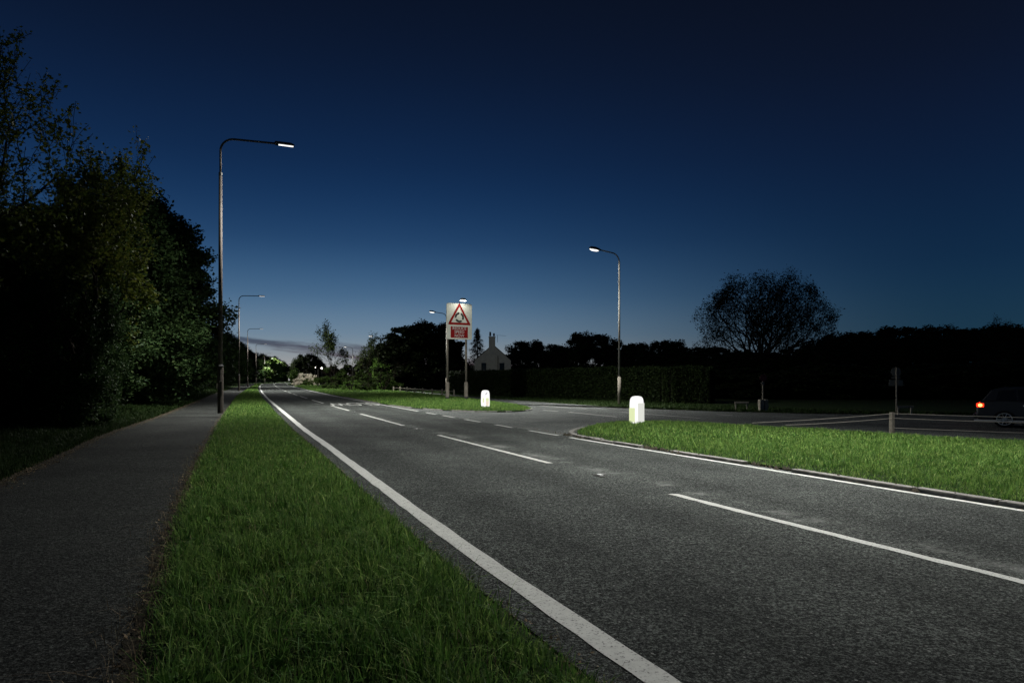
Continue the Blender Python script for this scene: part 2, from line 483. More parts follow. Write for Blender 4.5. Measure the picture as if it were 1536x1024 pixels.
# long stray seed stalks
P, h, w = strip_points(vl, vr, [(1.6, 5, 520, .28, .0066), (5, 9, 380, .25, .007), (9, 20, 110, .20, .009)])
Z, t = verge_h(P)
k_ = (clump(P, .5) > -.1) & (t > .05) & (t < .95); P, h, w, Z = P[k_], h[k_], w[k_], Z[k_]
blades('grass', P, Z, h, w, M_grass, 'longer leaning blades standing above the near grass verge', .8)
P, h, w = strip_points(vl, vr, [(1.6, 9, 90, .16, .0035), (9, 20, 40, .15, .005)])
Z, t = verge_h(P)
blades('straw', P, Z, h, w, M_dead, 'dead straw blades mixed through the near grass verge', 1.1)['category'] = 'straw'

def poly_points(poly, segs, off=0.0):
    A = np.array(poly); x0, x1 = A[:, 0].min(), A[:, 0].max()
    out = []; hs = []; ws = []
    for (y0, y1, dens, hh, ww) in segs:
        n = int(dens * (x1 - x0) * (y1 - y0)); Q = np.stack([RS.uniform(x0, x1, n), RS.uniform(y0, y1, n)], 1)
        # only what lies in or near the view fan is needed close up
        Q = Q[(np.abs(Q[:, 0]) < Q[:, 1] * .80 + 2.5)]
        Q = Q[poly_inside(Q, poly)]
        out.append(Q); hs.append(hh * RS.uniform(.5, 1.25, len(Q))); ws.append(ww * RS.uniform(.6, 1.3, len(Q)))
    return np.concatenate(out), np.concatenate(hs), np.concatenate(ws)
P, h, w = poly_points(isl_R, [(5, 9, 2400, .11, .0062), (9, 14, 1500, .105, .0085), (14, 22, 650, .10, .014)])
c = clump(P)
h *= (1 + .3 * c) * np.interp(poly_dist(P, isl_R), [0, .3], [.6, 1])
blades('grass', P, island_h(P, isl_R), h, w, M_grass, 'bright grass on the kerbed island around the larger glowing bollard')
P, h, w = poly_points(isl_S, [(28, 38, 420, .10, .018), (38, 60, 150, .11, .03), (60, 110, 45, .12, .06), (110, 150, 12, .12, .12)])
c = clump(P, .8)
h *= (1 + .25 * c)
blades('grass', P, island_h(P, isl_S), h, w, M_grass, 'lit grass on the island below the red triangle sign')
# dim bank below the trees on the left
def bank_z(P, extra=3.0):
    a = bank(P[:, 1]) - extra; b = Pl(P[:, 1]); t = np.clip((P[:, 0] - a) / (b - a), 0, 1)
    return .014 + .45 * (1 - t) ** 1.5
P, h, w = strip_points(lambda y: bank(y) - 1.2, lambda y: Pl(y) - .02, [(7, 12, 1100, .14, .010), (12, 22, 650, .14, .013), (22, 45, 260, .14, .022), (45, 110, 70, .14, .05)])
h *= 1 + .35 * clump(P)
blades('grass', P, bank_z(P), h, w, M_grass_shade, 'dim rough grass bank between the footpath and the left trees')
# verge on the far side of the side road
fe = np.array(far_edge)[::-1]
fe = fe[fe[:, 1] < 90]
ordy = np.argsort(fe[:, 1])
fx = lambda y: np.interp(y, fe[ordy, 1], fe[ordy, 0])
n = 26000
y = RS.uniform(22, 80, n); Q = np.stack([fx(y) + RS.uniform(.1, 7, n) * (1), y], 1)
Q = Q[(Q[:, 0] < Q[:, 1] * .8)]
blades('grass', Q, np.full(len(Q), .0), .13 * RS.uniform(.5, 1.3, len(Q)), .024 * RS.uniform(.6, 1.4, len(Q)), M_grass_shade, 'dark grass verge in front of the clipped hedge beyond the side road')

# weeds with broad leaves in the near verge, and dry litter along the path edges
def leaf_quads(P3, size, nrm_up=.5, fold=.25):
    n = len(P3)
    d = RS.normal(0, 1, (n, 3)); d[:, 2] *= .6; d /= np.linalg.norm(d, axis=1, keepdims=True)
    u = RS.normal(0, 1, (n, 3)); u[:, 2] += nrm_up * 2
    s = np.cross(d, u); s /= np.linalg.norm(s, axis=1, keepdims=True) + 1e-9
    nn = np.cross(s, d)
    size = size[:, None]
    V = np.stack([P3 - d * size * .5, P3 + s * size * .34 - nn * size * fold * .3, P3 + d * size * .55, P3 - s * size * .34 - nn * size * fold * .3], 1)
    return V.reshape(-1, 3), np.arange(n * 4).reshape(n, 4)
n = 260
y = ysteps(0, 1, n, 1) ; y = 2.6 + 14 * RS.rand(n) ** 1.5
t = RS.uniform(.08, .9, n); a, b = vl(y), vr(y)
ctr = np.stack([a + (b - a) * t, y, .07 + RS.uniform(0, .05, n)], 1)
W3 = np.repeat(ctr, 6, 0) + RS.normal(0, .035, (n * 6, 3)) * [1, 1, .4]
V, F = leaf_quads(W3, RS.uniform(.03, .085, len(W3)), .8)
tag(link('weeds', np_mesh('weeds', V, F), M_weed), 'broad leaved dock and clover weeds in the near grass verge', 'weeds', kind='stuff')
def litter(n, f, y0, y1, spread, p=1.6):
    y = y0 + (y1 - y0) * RS.rand(n) ** p
    x = f(y) + RS.normal(0, 1, n) * spread * (1 + .4 * np.sin(y * 2.3))
    return np.stack([x, y, .028 + RS.rand(n) * .012], 1)
L3 = np.concatenate([litter(1100, lambda y: Pr(y) - .02, 2.4, 24, .055), litter(5200, lambda y: Pl(y) + .06, 7, 45, .13),
                     litter(900, lambda y: Rx(y) + .28, 6, 20, .08), litter(500, lambda y: Lx(y) - .32, 3, 25, .05)])
V, F = leaf_quads(L3, RS.uniform(.010, .032, len(L3)), 3)
tag(link('leaf_litter', np_mesh('leaf_litter', V, F), M_dead), 'dry brown leaf litter scattered along the footpath and kerb edges', 'leaf litter', kind='stuff')
# straw: thin dry stalks
P = litter(1500, lambda y: Pr(y) + .02, 2.2, 14, .09)
blades('straw', P[:, :2], np.full(len(P), .02), RS.uniform(.04, .14, len(P)), np.full(len(P), .003), M_dead, 'dry straw stalks at the ragged path edge', 2.2)['category'] = 'straw'

# kerbstones round the island nose ------------------------------------------
k = MB()
y = -5.0
while y < 15.2:
    x0 = float(Rx(y)) + .17; x1 = float(Rx(y + .88)) + .17
    if not (RS.rand() < .12):
        a = math.atan2(.9, x1 - x0)
        k.box((x0 + x1) / 2 + RS.uniform(-.012, .012), y + .44, .028 + RS.uniform(-.012, .006), math.hypot(.9, x1 - x0) - .02, .13, .07, a)
    y += .9
nose = [(2.05, 15.5), (1.72, 16.1), (1.53, 16.8), (1.5, 17.5), (1.62, 18.2), (1.85, 18.9), (2.2, 19.6)]
for p, q in zip(nose[:-1], nose[1:]):
    a = math.atan2(q[1] - p[1], q[0] - p[0])
    k.box((p[0] + q[0]) / 2, (p[1] + q[1]) / 2, .03, math.hypot(q[0] - p[0], q[1] - p[1]) - .03, .12, .07, a)
k.build('kerb', M_kerb, bevel=.012)['kind'] = 'structure'
k = MB()
for p, q in zip(isl_S[20:64], isl_S[21:65]):
    if RS.rand() < .6:
        a = math.atan2(q[1] - p[1], q[0] - p[0])
        k.box((p[0] + q[0]) / 2, (p[1] + q[1]) / 2, .02, max(.15, math.hypot(q[0] - p[0], q[1] - p[1]) - .04), .12, .07, a)
k.build('kerb', M_kerb, bevel=.012)['kind'] = 'structure'
# clods and tufts of soil that have crept over the kerb
k = MB()
for _ in range(90):
    y = 5 + 12 * RS.rand(); x = float(Rx(y)) + .20 + RS.normal() * .06; r = RS.uniform(.015, .06)
    ring = [(x + math.cos(a) * r * RS.uniform(.6, 1.3), y + math.sin(a) * r * RS.uniform(.8, 2), .02) for a in np.linspace(0, 2 * math.pi, 8)[:-1]]
    k.add(ring + [(x, y, .06 + r * .4)], [(q, (q + 1) % 7, 7) for q in range(7)])
k.build('soil_clods', M_dirt, smooth=True); tag(bpy.data.objects['soil_clods'], 'small dark clods of soil lying over the island kerb', 'soil', kind='stuff')

# ------------------------------------------------------------------ road markings
def line(name, f, y0, y1, width, mat, z=.0135, step=.12, jit=.006, xoff=0):
    n = max(4, int((y1 - y0) / step)) if y1 - y0 < 60 else 500
    ys = np.linspace(y0, y1, n) if y1 - y0 < 60 else ysteps(y0, y1, n, 2)
    wx = width / .915 / 2
    j = np.interp(ys, [0, 20, 60], [jit, jit, jit * 2])
    a = f(ys) + xoff - wx + RS.normal(0, 1, n) * j; b = f(ys) + xoff + wx + RS.normal(0, 1, n) * j
    V = np.concatenate([np.c_[a, ys, np.full(n, z)], np.c_[b, ys, np.full(n, z)]]); i = np.arange(n - 1)
    o = link(name, np_mesh(name, V, np.stack([i, n + i, n + i + 1, i + 1], 1)), mat); o['kind'] = 'structure'
line('road_marking', Lx, -8, 330, .155, M_line, jit=.0045)
line('road_marking', Rx, -8, 16.35, .10, M_line)
line('road_marking', Rx, 29.9, 300, .12, M_line, jit=.004)
for (a, b) in [(16.95, 18.6), (19.7, 21.0), (22.3, 23.8), (24.9, 26.3), (27.2, 28.6)]:
    line('road_marking', Rx, a, b, .10, M_line_worn)
for (a, b) in [(-6.5, -.7), (2.6, 8.29), (11.35, 17.1), (20.6, 27.6), (30.5, 36.7), (39.9, 46.6), (50, 57), (60.5, 67), (70, 76), (80, 86), (90, 96)]:
    line('road_marking', Cx, a, b, .105, M_line if b < 28 else M_line)
line('road_marking', Cx, 100, 260, .12, M_line)
# side road marks
def seg(p, q, w=.1, mat=None):
    p, q = Vector((*p, .0095)), Vector((*q, .0095)); d = (q - p).normalized(); s = Vector((-d.y, d.x, 0)) * w / 2
    m = MB(); m.add([p + s, p - s, q - s, q + s], [(0, 1, 2, 3)]); m.build('road_marking', mat or M_line_worn)['kind'] = 'structure'
for a, b in [((809, 608.5), (881, 613.8)), ((815, 615), (837, 617)), ((853, 618), (925, 625.3)), ((932, 618.2), (1050, 627.2)), ((1075, 621.5), (1098, 623)), ((1421, 630), (1450, 631.6)), ((1427, 644.2), (1460, 644.6)), ((866, 611.5), (905, 613))]:
    seg(at(*a), at(*b), .11)
# SLOW lettering
def text_mesh(body, size, mat, name, M, parent=None, extrude=0.0, xs=1.0, kind=None, align='CENTER'):
    cu = bpy.data.curves.new(name, 'FONT'); cu.body = body; cu.size = size; cu.extrude = extrude
    cu.align_x = align; cu.align_y = 'CENTER'; cu.offset = size * .004
    o = bpy.data.objects.new('tmp', cu); C.objects.link(o)
    dg = bpy.context.evaluated_depsgraph_get()
    me = bpy.data.meshes.new_from_object(o.evaluated_get(dg)); bpy.data.objects.remove(o); bpy.data.curves.remove(cu)
    for v in me.vertices: v.co.x *= xs
    me.transform(M); me.name = name
    t = link(name, me, mat, parent)
    if kind: t['kind'] = kind
    return t
def road_text(y, side, flip, length=2.8):
    c = float(Cx(y)); e = float(Rx(y) if side > 0 else Lx(y)); x = (c + e) / 2
    a = math.atan2(-(float(Lx(y + 3)) - float(Lx(y - 3))), 6)
    rot = a + (math.pi if flip else 0)
    M = Matrix.Translation((x, y, .0145)) @ Matrix.Rotation(rot, 4, 'Z') @ Matrix.Scale(length / .72, 4, (0, 1, 0)) @ Matrix.Scale(.92, 4, (1, 0, 0))
    text_mesh('SLOW', 1.0, M_line, 'road_marking', M, kind='structure')
road_text(38.6, 1, True, 4.0); road_text(93, -1, False, 4.5)
# seam across the path
s = MB()
p0, p1 = (float(Pl(24.6)) - .1, 24.9), (float(Pr(25.0)) + .05, 25.0)
s.add([(p0[0], p0[1], .018), (p1[0], p1[1], .018), (p1[0], p1[1] + .26, .018), (p0[0], p0[1] + .26, .018)], [(0, 1, 2, 3)])
s.build('path_joint', plain('tar_joint', (.003, .003, .003), 1.0))['kind'] = 'structure'

# cat's eyes
def stud():
    t = thing('road_stud', 'cast iron road stud between the two nearest centre dashes', 'road stud', group='reflecting studs along the centre line')
    m = MB(); m.prism([(-.06, -.10), (.06, -.10), (.075, 0), (.06, .10), (-.06, .10), (-.075, 0)], 0, .012)
    m.box(-.045, 0, .018, .02, .13, .016); m.box(.045, 0, .018, .02, .13, .016)
    m.build('housing', plain('stud_iron', (.14, .14, .13), .5, .6), t, bevel=.004)
    m = MB(); m.box(0, 0, .018, .06, .09, .012); m.build('reflector', plain('stud_rubber', (.62, .62, .6), .3), t, bevel=.003)
    return t
s0 = stud(); s0.location = (float(Cx(9.85)), 9.85, .01); s0.rotation_euler = (0, 0, R(23))
for y, l in ((19.1, 'road stud after the second centre dash from the camera'), (29.1, 'small road stud left of the inverted lettering on the far lane')):
    copy_thing(s0, (float(Cx(y)), y, .01), R(22), l)

# ------------------------------------------------------------------ street lamps
def spot(name, loc, power, angle=150, blend=.6, col=(1.0, .995, .955), target=None, radius=.11):
    L = bpy.data.lights.new(name, 'SPOT'); L.energy = power; L.spot_size = R(angle); L.spot_blend = blend
    L.color = col; L.shadow_soft_size = radius
    o = bpy.data.objects.new(name, L); C.objects.link(o); o.location = loc
    if target is not None:
        d = Vector(target) - Vector(loc); o.rotation_euler = d.to_track_quat('-Z', 'Y').to_euler()
    return o

def lamp_tall(H=11.35, arm=2.15):
    """tall column, arm pointing to local +x"""
    t = thing('street_lamp', 'nearest and tallest lamp column at the edge of the footpath', 'street lamp', group='tall lamps along the left verge')
    m = MB(); m.tube([(0, 0, -.1), (0, 0, 1.95)], .118, 8); m.build('base', M_brownpost, t, smooth=False, bevel=.006)
    m = MB(); m.box(0, -.113, 1.05, .10, .02, .55); m.build('access_door', M_brownpost, t, bevel=.004)
    m = MB(); m.tube([(0, 0, 1.95), (0, 0, 2.02)], [.125, .10], 14); m.build('collar', M_dark, t)
    m = MB(); m.tube([(0, 0, 2.0), (0, 0, 6), (0, 0, H - 1.5)], [.088, .078, .066], 14); m.build('column', M_brownpost, t, smooth=True)
    m = MB(); m.tube([(0, 0, H - 1.58), (0, 0, H - 1.44)], .072, 14); m.build('coupling', M_steel, t)
    r = .55
    pts = [(0, 0, H - 1.5), (0, 0, H - r)] + [(r - r * math.cos(a), 0, H - r + r * math.sin(a)) for a in np.linspace(.15, math.pi / 2, 9)] + [(arm, 0, H + .05)]
    m = MB(); m.tube(pts, .043, 12); m.build('bracket_arm', M_brownpost, t, smooth=True)
    hx = arm
    prof = [(hx - .05, .045), (hx + .0, .07), (hx + .62, .075), (hx + .76, .01), (hx + .76, -.03), (hx - .02, -.03)]
    m = MB()
    for sy in (-.14, .14):
        pass
    vs = [(x, -.15, H + .05 + z) for x, z in prof] + [(x, .15, H + .05 + z) for x, z in prof]; n = len(prof)
    m.add(vs, [tuple(range(n)), tuple(reversed(range(n, 2 * n)))] + [(i, n + i, n + (i + 1) % n, (i + 1) % n) for i in range(n)])
    hd = m.build('luminaire', M_dark, t, bevel=.015)
    m = MB(); m.box(hx + .42, 0, H + .012, .60, .13, .012); m.build('light_panel', M_led, hd)
    return t
def lamp_short(H=8.45, arm=1.25):
    t = thing('street_lamp', 'slim lamp column with white head standing before the hedge, right of the house', 'street lamp', group='shorter lamps on the right of the road')
    m = MB(); m.tube([(0, 0, -.1), (0, 0, 1.5)], .095, 14); m.build('base', M_post, t, smooth=True)
    m = MB(); m.tube([(0, 0, 1.5), (0, 0, 1.58)], [.095, .06], 14); m.build('collar', M_post, t)
    m = MB(); m.tube([(0, 0, 1.5), (0, 0, H - .45)], [.062, .05], 14); m.build('column', M_steel, t, smooth=True)
    r = .5
    pts = [(0, 0, H - 1.2), (0, 0, H - r)] + [(r - r * math.cos(a), 0, H - r + r * math.sin(a)) for a in np.linspace(.15, 1.48, 9)] + [(arm, 0, H + .10)]
    m = MB(); m.tube(pts, .035, 10); m.build('bracket_arm', M_steel, t, smooth=True)
    m = MB()
    m.tube([(arm - .04, 0, H + .10), (arm + .08, 0, H + .12), (arm + .3, 0, H + .155), (arm + .55, 0, H + .17), (arm + .68, 0, H + .165)], [.045, .075, .10, .095, .03], 12)
    hd = m.build('luminaire', M_dark, t, smooth=True); 
    m = MB(); m.tube([(arm + .10, 0, H + .055), (arm + .22, 0, H + .06), (arm + .5, 0, H + .085), (arm + .64, 0, H + .115)], [.035, .07, .075, .03], 12)
    m.build('light_panel', M_led, hd, smooth=True)
    return t
YAW = R(23.5)
lt = lamp_tall()
tall = [(-12.0, 28.1, YAW), (-32.4, 81, R(22)), (-51.9, 134, R(20)), (-72, 192, R(18)), (-95, 262, R(10)), (-106, 300, R(5)), (-124.5, 365, R(-5))]
labs = [None, 'second tall lamp column, standing where the footpath meets the verge', 'third tall lamp column counted from the footpath joint', 'fourth tall lamp column, beside the start of the bend',
        'fifth tall lamp column, half lost against the dark trees at the bend', 'distant lamp whose head shows above the bright green tree', 'most distant lamp head at the end of the left trees']
lt.location = (tall[0][0], tall[0][1], .0); lt.rotation_euler = (0, 0, tall[0][2])
for (x, y, a), l in list(zip(tall, labs))[1:]:
    copy_thing(lt, (x, y, 0), a, l)
ls = lamp_short()
short = [(6.0, 38.2, math.pi + YAW), (-7.0, 73, math.pi + YAW), (-21.8, 113, math.pi + R(22)), (-35, 150, math.pi + R(20)), (-60, 215, math.pi + R(15))]
labs2 = [None, 'slim lamp column just left of the red triangle sign', 'lamp head showing above the bare twiggy shrub', 'far lamp column rising between the sprawling sapling and the dark shrubs', 'farthest small lamp on the right of the road behind the pale sapling']
ls.location = (*short[0][:2], 0); ls.rotation_euler = (0, 0, short[0][2])
for (x, y, a), l in list(zip(short, labs2))[1:]:
    copy_thing(ls, (x, y, 0), a, l)

PT, PS = 14500, 6500
for i, (x, y, a) in enumerate(tall):
    q = Vector((x + math.cos(a) * 2.6, y + math.sin(a) * 2.6, 11.18))
    spot('lamp_light', q, PT * (1.0 if i == 0 else 1.2 if i < 4 else 2.6), 142, 1.0, target=q + Vector((math.cos(a) * .30, math.sin(a) * .30, -1)))
    spot('lamp_spill', q, PT * (.10 if i == 0 else .14), 176, .3, target=q + Vector((math.cos(a) * .05, math.sin(a) * .05, -1)))
for i, (x, y, a) in enumerate(short):
    q = Vector((x + math.cos(a) * 1.7, y + math.sin(a) * 1.7, 8.3))
    spot('lamp_light', q, PS * (1.0 if i == 0 else 1.3), 128 if i == 0 else 140, 1.0, target=q + Vector((math.cos(a) * .32, math.sin(a) * .32, -1)))
    if i < 2: spot('lamp_spill', q, PS * .06, 172, .3, target=q + Vector((math.cos(a) * .05, math.sin(a) * .05, -1)))
# unseen lamp added above the frame to light the near road; no column
spot('lamp_light', (5.6, 12.4, 8.8), 9600, 119, 1.0, target=(4.2, 11.6, 0))

# unseen light without a fixture, added behind the hedge to brighten the cottage
spot('cottage_fill_light', (-3.4, 113, 1.7), 600, 60, .8, (1, .97, .85), target=(-3.7, 132, 4.5))

# ------------------------------------------------------------------ warning sign
def warning_sign(lit=True, zb=3.92):
    t = thing('warning_sign', 'lit white board with red triangle over a red REDUCE SPEED NOW panel, on two posts', 'road sign')
    W, Hb = 1.80, 2.32
    # local x along the board, +y behind, front face at y = 0
    m = MB(); pts = []
    r = .12
    for cx, cz, a0 in ((W - r, r, -90), (W - r, Hb - r, 0), (r, Hb - r, 90), (r, r, 180)):
        for a in range(a0, a0 + 91, 15): pts.append((cx + r * math.cos(R(a)), cz + r * math.sin(R(a))))
    F = Matrix(((1, 0, 0, 0), (0, 0, -1, 0), (0, 1, 0, zb), (0, 0, 0, 1)))   # (x, z, depth toward viewer)
    m.prism(pts, -.05, 0, F)
    b = m.build('sign_board', M_board, t, bevel=.006)
    def tri(s, cx, cz):
        hh = s * math.sqrt(3) / 2
        return [(cx - s / 2, cz), (cx + s / 2, cz), (cx, cz + hh)]
    def rounded(tr, r):
        out = []
        c = Vector((sum(p[0] for p in tr) / 3, sum(p[1] for p in tr) / 3))
        for i in range(3):
            p = Vector(tr[i]); d = (c - p); L = d.length; ctr = p + d / L * (2 * r)
            a = math.atan2(p.y - c.y, p.x - c.x)
            for k in range(-4, 5): out.append((ctr.x + r * math.cos(a + R(15) * k), ctr.y + r * math.sin(a + R(15) * k)))
        return out
    S = 1.66
    cz0 = Hb * .405
    outr = rounded(tri(S, W * .495, cz0), .055); inner = rounded(tri(S * .70, W * .495, cz0 + S * .088), .012)
    m = MB(); n = len(outr)
    vs = [F @ Vector((x, y, .006)) for x, y in outr] + [F @ Vector((x, y, .006)) for x, y in inner]
    m.add(vs, [(i, (i + 1) % n, n + (i + 1) % n, n + i) for i in range(n)])
    m.build('red_triangle', M_red, t)
    # three arrows chasing round
    m = MB(); ccx, ccz, ri, ro = W * .495, cz0 + S * .29, .20, .325
    for k in range(3):
        a0 = R(100 + 120 * k); a1 = a0 + R(88)
        A = np.linspace(a0, a1, 14)
        vs = [F @ Vector((ccx + ri * math.cos(a), ccz + ri * math.sin(a), .009)) for a in A] + [F @ Vector((ccx + ro * math.cos(a), ccz + ro * math.sin(a), .009)) for a in A]
        m.add(vs, [(i, i + 1, 14 + i + 1, 14 + i) for i in range(13)])
        # arrow point at the clockwise end
        rm = (ri + ro) / 2
        tri_ = [(ri - .02, a0), (ro + .02, a0), (rm, a0 - R(15))]
        m.add([F @ Vector((ccx + q * math.cos(a), ccz + q * math.sin(a), .009)) for q, a in tri_], [(0, 1, 2)])
    m.build('roundabout_symbol', M_black, t)
    m = MB(); x0, x1, z0, z1 = W * .155, W * .835, Hb * .045, Hb * .355
    m.prism([(x0, z0), (x1, z0), (x1, z1), (x0, z1)], .001, .006, F)
    pn = m.build('red_panel', M_red, t)
    for i, s_ in enumerate(('REDUCE', 'SPEED', 'NOW')):
        M = F @ Matrix.Translation(((x0 + x1) / 2, z1 - .12 - i * .235, .009))
        text_mesh(s_, .262, M_text, 'lettering', M, pn, xs=1.0)
    for fx_ in (.06, .80):
        m = MB(); m.tube([(W * fx_, .13, 1.1), (W * fx_, .13, zb + Hb * .8)], .07, 14); p = m.build('post', M_post, t, smooth=True)
        m = MB(); m.tube([(W * fx_, .13, 0), (W * fx_, .13, .22)], .135, 14); m.build('post_footing', M_dark, p)
        m = MB(); m.tube([(W * fx_, .13, .2), (W * fx_, .13, 1.12), (W * fx_, .13, 1.17)], [.125, .125, .075], 14); m.build('post_base', M_post, p)
    for zz in (.5, 1.8):
        m = MB(); m.box(W / 2, .055, zb + zz, W * .9, .03, .06); m.build('rail', M_back, t)
    if lit:
        m = MB(); m.tube([(W * .5, .03, zb + Hb - .1), (W * .5, .03, zb + Hb + .10), (W * .5, -.10, zb + Hb + .17), (W * .5, -.35, zb + Hb + .20)], .02, 8); m.build('lamp_bracket', M_steel, t)
        m = MB(); m.tube([(W * .43, -.42, zb + Hb + .22), (W * .46, -.42, zb + Hb + .225), (W * .60, -.42, zb + Hb + .225), (W * .64, -.42, zb + Hb + .21)], [.03, .085, .085, .03], 12)
        h = m.build('sign_lamp', M_steel, t, smooth=True)
        m = MB(); m.box(W * .53, -.42, zb + Hb + .135, .36, .14, .03); m.build('light_panel', emit('sign_led', (1, .99, .94), 14), h)
    return t
SA = R(30)
ws = warning_sign()
ws.location = (-4.17, 43.6, .06); ws.rotation_euler = (0, 0, SA)
hd = Vector((-4.17 + .9 * math.cos(SA) + .62 * math.sin(SA), 43.6 + .9 * math.sin(SA) - .62 * math.cos(SA), .06 + 3.92 + 2.32 + .14))
tg = Vector((-4.17 + .9 * math.cos(SA), 43.6 + .9 * math.sin(SA), 5.3))
spot('sign_light', hd, 30, 150, .5, (1, .98, .92), target=tg, radius=.06)
w2 = warning_sign(False, 1.95)
tag(w2, 'unlit triangle sign half hidden in the leaves beyond the nearest lamp column', 'road sign')
w2.location = (-41.05, 92, 0); w2.rotation_euler = (0, 0, R(20)); w2.scale = (.83,) * 3

# ------------------------------------------------------------------ bollards
def bollard(loc, rz, label, faces):
    t = thing('bollard', label, 'bollard', loc, rz, 'internally lit traffic bollards')
    # rounded shell: superellipse sections lofted upward
    H = .80
    secs = [(0, .155, .13), (.06, .185, .155), (.25, .195, .165), (.58, .187, .158), (.69, .176, .149), (.75, .155, .13), (.785, .115, .095), (.80, .05, .04)]
    m = MB(); n = 28; V = []; Fc = []
    for z, a, b in secs:
        for k in range(n):
            th = 2 * math.pi * k / n; c, s = math.cos(th), math.sin(th)
            V.append((a * math.copysign(abs(c) ** .55, c), b * math.copysign(abs(s) ** .55, s), z))
    for i in range(len(secs) - 1):
        for k in range(n): Fc.append((i * n + k, i * n + (k + 1) % n, (i + 1) * n + (k + 1) % n, (i + 1) * n + k))
    Fc.append(tuple(range((len(secs) - 1) * n, len(secs) * n))); m.add(V, Fc)
    m.build('shell', M_bol, t, smooth=True)
    m = MB(); m.prism([(-.21, -.18), (.21, -.18), (.21, .18), (-.21, .18)], -.08, .012); m.build('base_plate', M_kerb, t, bevel=.01)
    for (name, mat, pts) in faces:
        m = MB(); m.add(pts, [tuple(range(len(pts)))]); m.build(name, mat, t)
    return t
def front(x0, x1, z0, z1, b=-.171): return [(x0, b, z0), (x1, b, z0), (x1, b, z1), (x0, b, z1)]
def side(y0, y1, z0, z1, x=-.199): return [(x, y1, z0), (x, y0, z0), (x, y0, z1), (x, y1, z1)]
arrow = [(.00, -.166, .58), (.05, -.166, .66), (.10, -.166, .69), (.06, -.166, .69), (-.01, -.166, .66), (-.03, -.166, .58)]
bx, by = at(728, 610.5, .13)
bollard((bx, by, .115), R(12), 'smaller distant glowing bollard at the tip of the sign island', [
    ('yellow_panel', M_boly, front(.0, .13, .30, .44)), ('peach_panel', M_bolp, front(.0, .13, .08, .30)),
    ('yellow_panel', M_boly, front(-.15, -.09, .24, .44)), ('faded_arrow', M_bolg, arrow)])
bx, by = at(955, 634, .15)
bollard((bx, by, .125), R(38), 'larger glowing white bollard on the near kerbed island', [
    ('yellow_panel', M_boly, side(-.11, .11, .06, .46)), ('grey_panel', M_bol2, front(-.135, .135, .05, .60))])
for (px, py, hh) in ((728, 610.5, .13), (955, 634, .15)):
    x, y = at(px, py, hh)
    L = bpy.data.lights.new('bollard_light', 'POINT'); L.energy = 9; L.color = (1, 1, .9); L.shadow_soft_size = .12
    o = bpy.data.objects.new('bollard_light', L); C.objects.link(o); o.location = (x, y - .38, .55)
x, y = -80.5, 247
t = thing('bollard', 'tiny far white lit bollard at the end of the road bend', 'bollard', (x, y, 0), 0, 'internally lit traffic bollards')
m = MB(); m.tube([(0, 0, 1.0), (0, 0, 1.2), (0, 0, 1.9), (0, 0, 2.05)], [.3, .36, .36, .2], 12); m.build('shell', M_bol, t, smooth=True)
m = MB(); m.tube([(0, 0, 0), (0, 0, 1.0)], .09, 8); m.build('post', M_post, t)

# ------------------------------------------------------------------ house
def house():
    t = thing('house', 'cream gabled house with a tall chimney behind the hedge', 'house', (-3.7, 132, 0), R(4))
    Wd, D, E, Rg = 7.0, 11, 5.05, 8.1
    m = MB(); w = Wd / 2
    m.add([(-w, 0, -1), (w, 0, -1), (w, 0, E), (0, 0, Rg), (-w, 0, E), (-w, D, -1), (w, D, -1), (w, D, E), (0, D, Rg), (-w, D, E)],
          [(0, 1, 2, 3, 4), (9, 8, 7, 6, 5), (0, 4, 9, 5), (1, 6, 7, 2)])
    wl = m.build('wall', M_house, t)
    m = MB(); o_ = .25; k = (Rg - E) / w
    for s in (-1, 1):
        xe = s * (w + o_); ze = E - k * o_
        m.add([(0, -.12, Rg + .02), (xe, -.12, ze + .02), (xe, D + .1, ze + .02), (0, D + .1, Rg + .02), (0, -.12, Rg + .16), (xe, -.12, ze + .16), (xe, D + .1, ze + .16), (0, D + .1, Rg + .16)],
              [(0, 1, 2, 3), (4, 7, 6, 5), (0, 4, 5, 1), (1, 5, 6, 2), (2, 6, 7, 3)])
    rf = m.build('roof', M_roof, t)
    m = MB(); m.box(-.15, .25, 7.0, 1.2, .9, 5.2); m.box(-.15, .25, 9.6, 1.32, 1.05, .2); ch = m.build('chimney', M_house, rf)
    for x in (-.5, .22):
        m = MB(); m.tube([(x, .25, 9.8), (x, .25, 10.35 + (.25 if x < 0 else 0))], [.2, .16], 10); m.build('chimney_pot', M_roof, ch)
    m = MB(); m.tube([(.9, .3, 8.6), (.9, .3, 10.0)], .03, 6); m.tube([(.7, .3, 10.0), (2.6, .3, 9.85)], .02, 6)
    for q in range(5): m.tube([(1.0 + .3 * q, 0, 9.95), (1.0 + .3 * q, .6, 9.95)], .012, 4)
    m.build('aerial', M_dark, t)
    for x, sx in ((-1.75, .95), (1.75, .95)):
        m = MB(); m.box(x, -.03, 3.6, sx, .06, 2.0); f = m.build('window', M_roof, t)
        m = MB(); m.box(x, -.065, 3.65, sx - .16, .02, 1.7); m.build('pane', M_glass, f)
        m = MB(); m.box(x, -.08, 2.58, sx + .25, .16, .09); m.build('sill', M_house, f)
    m = MB(); m.tube([(.98, -.08, -1), (.98, -.08, 6.0)], .06, 8); m.build('drainpipe', M_dark, t)
    m = MB(); m.box(-w - .75, 3.0, 1.5, 1.5, 4.5, 5.2); ex = m.build('side_extension', M_back, t)
    m = MB(); m.box(-w - .75, .72, 2.9, .9, .05, 1.3); m.build('pane', M_glass, ex)
    return t
house()

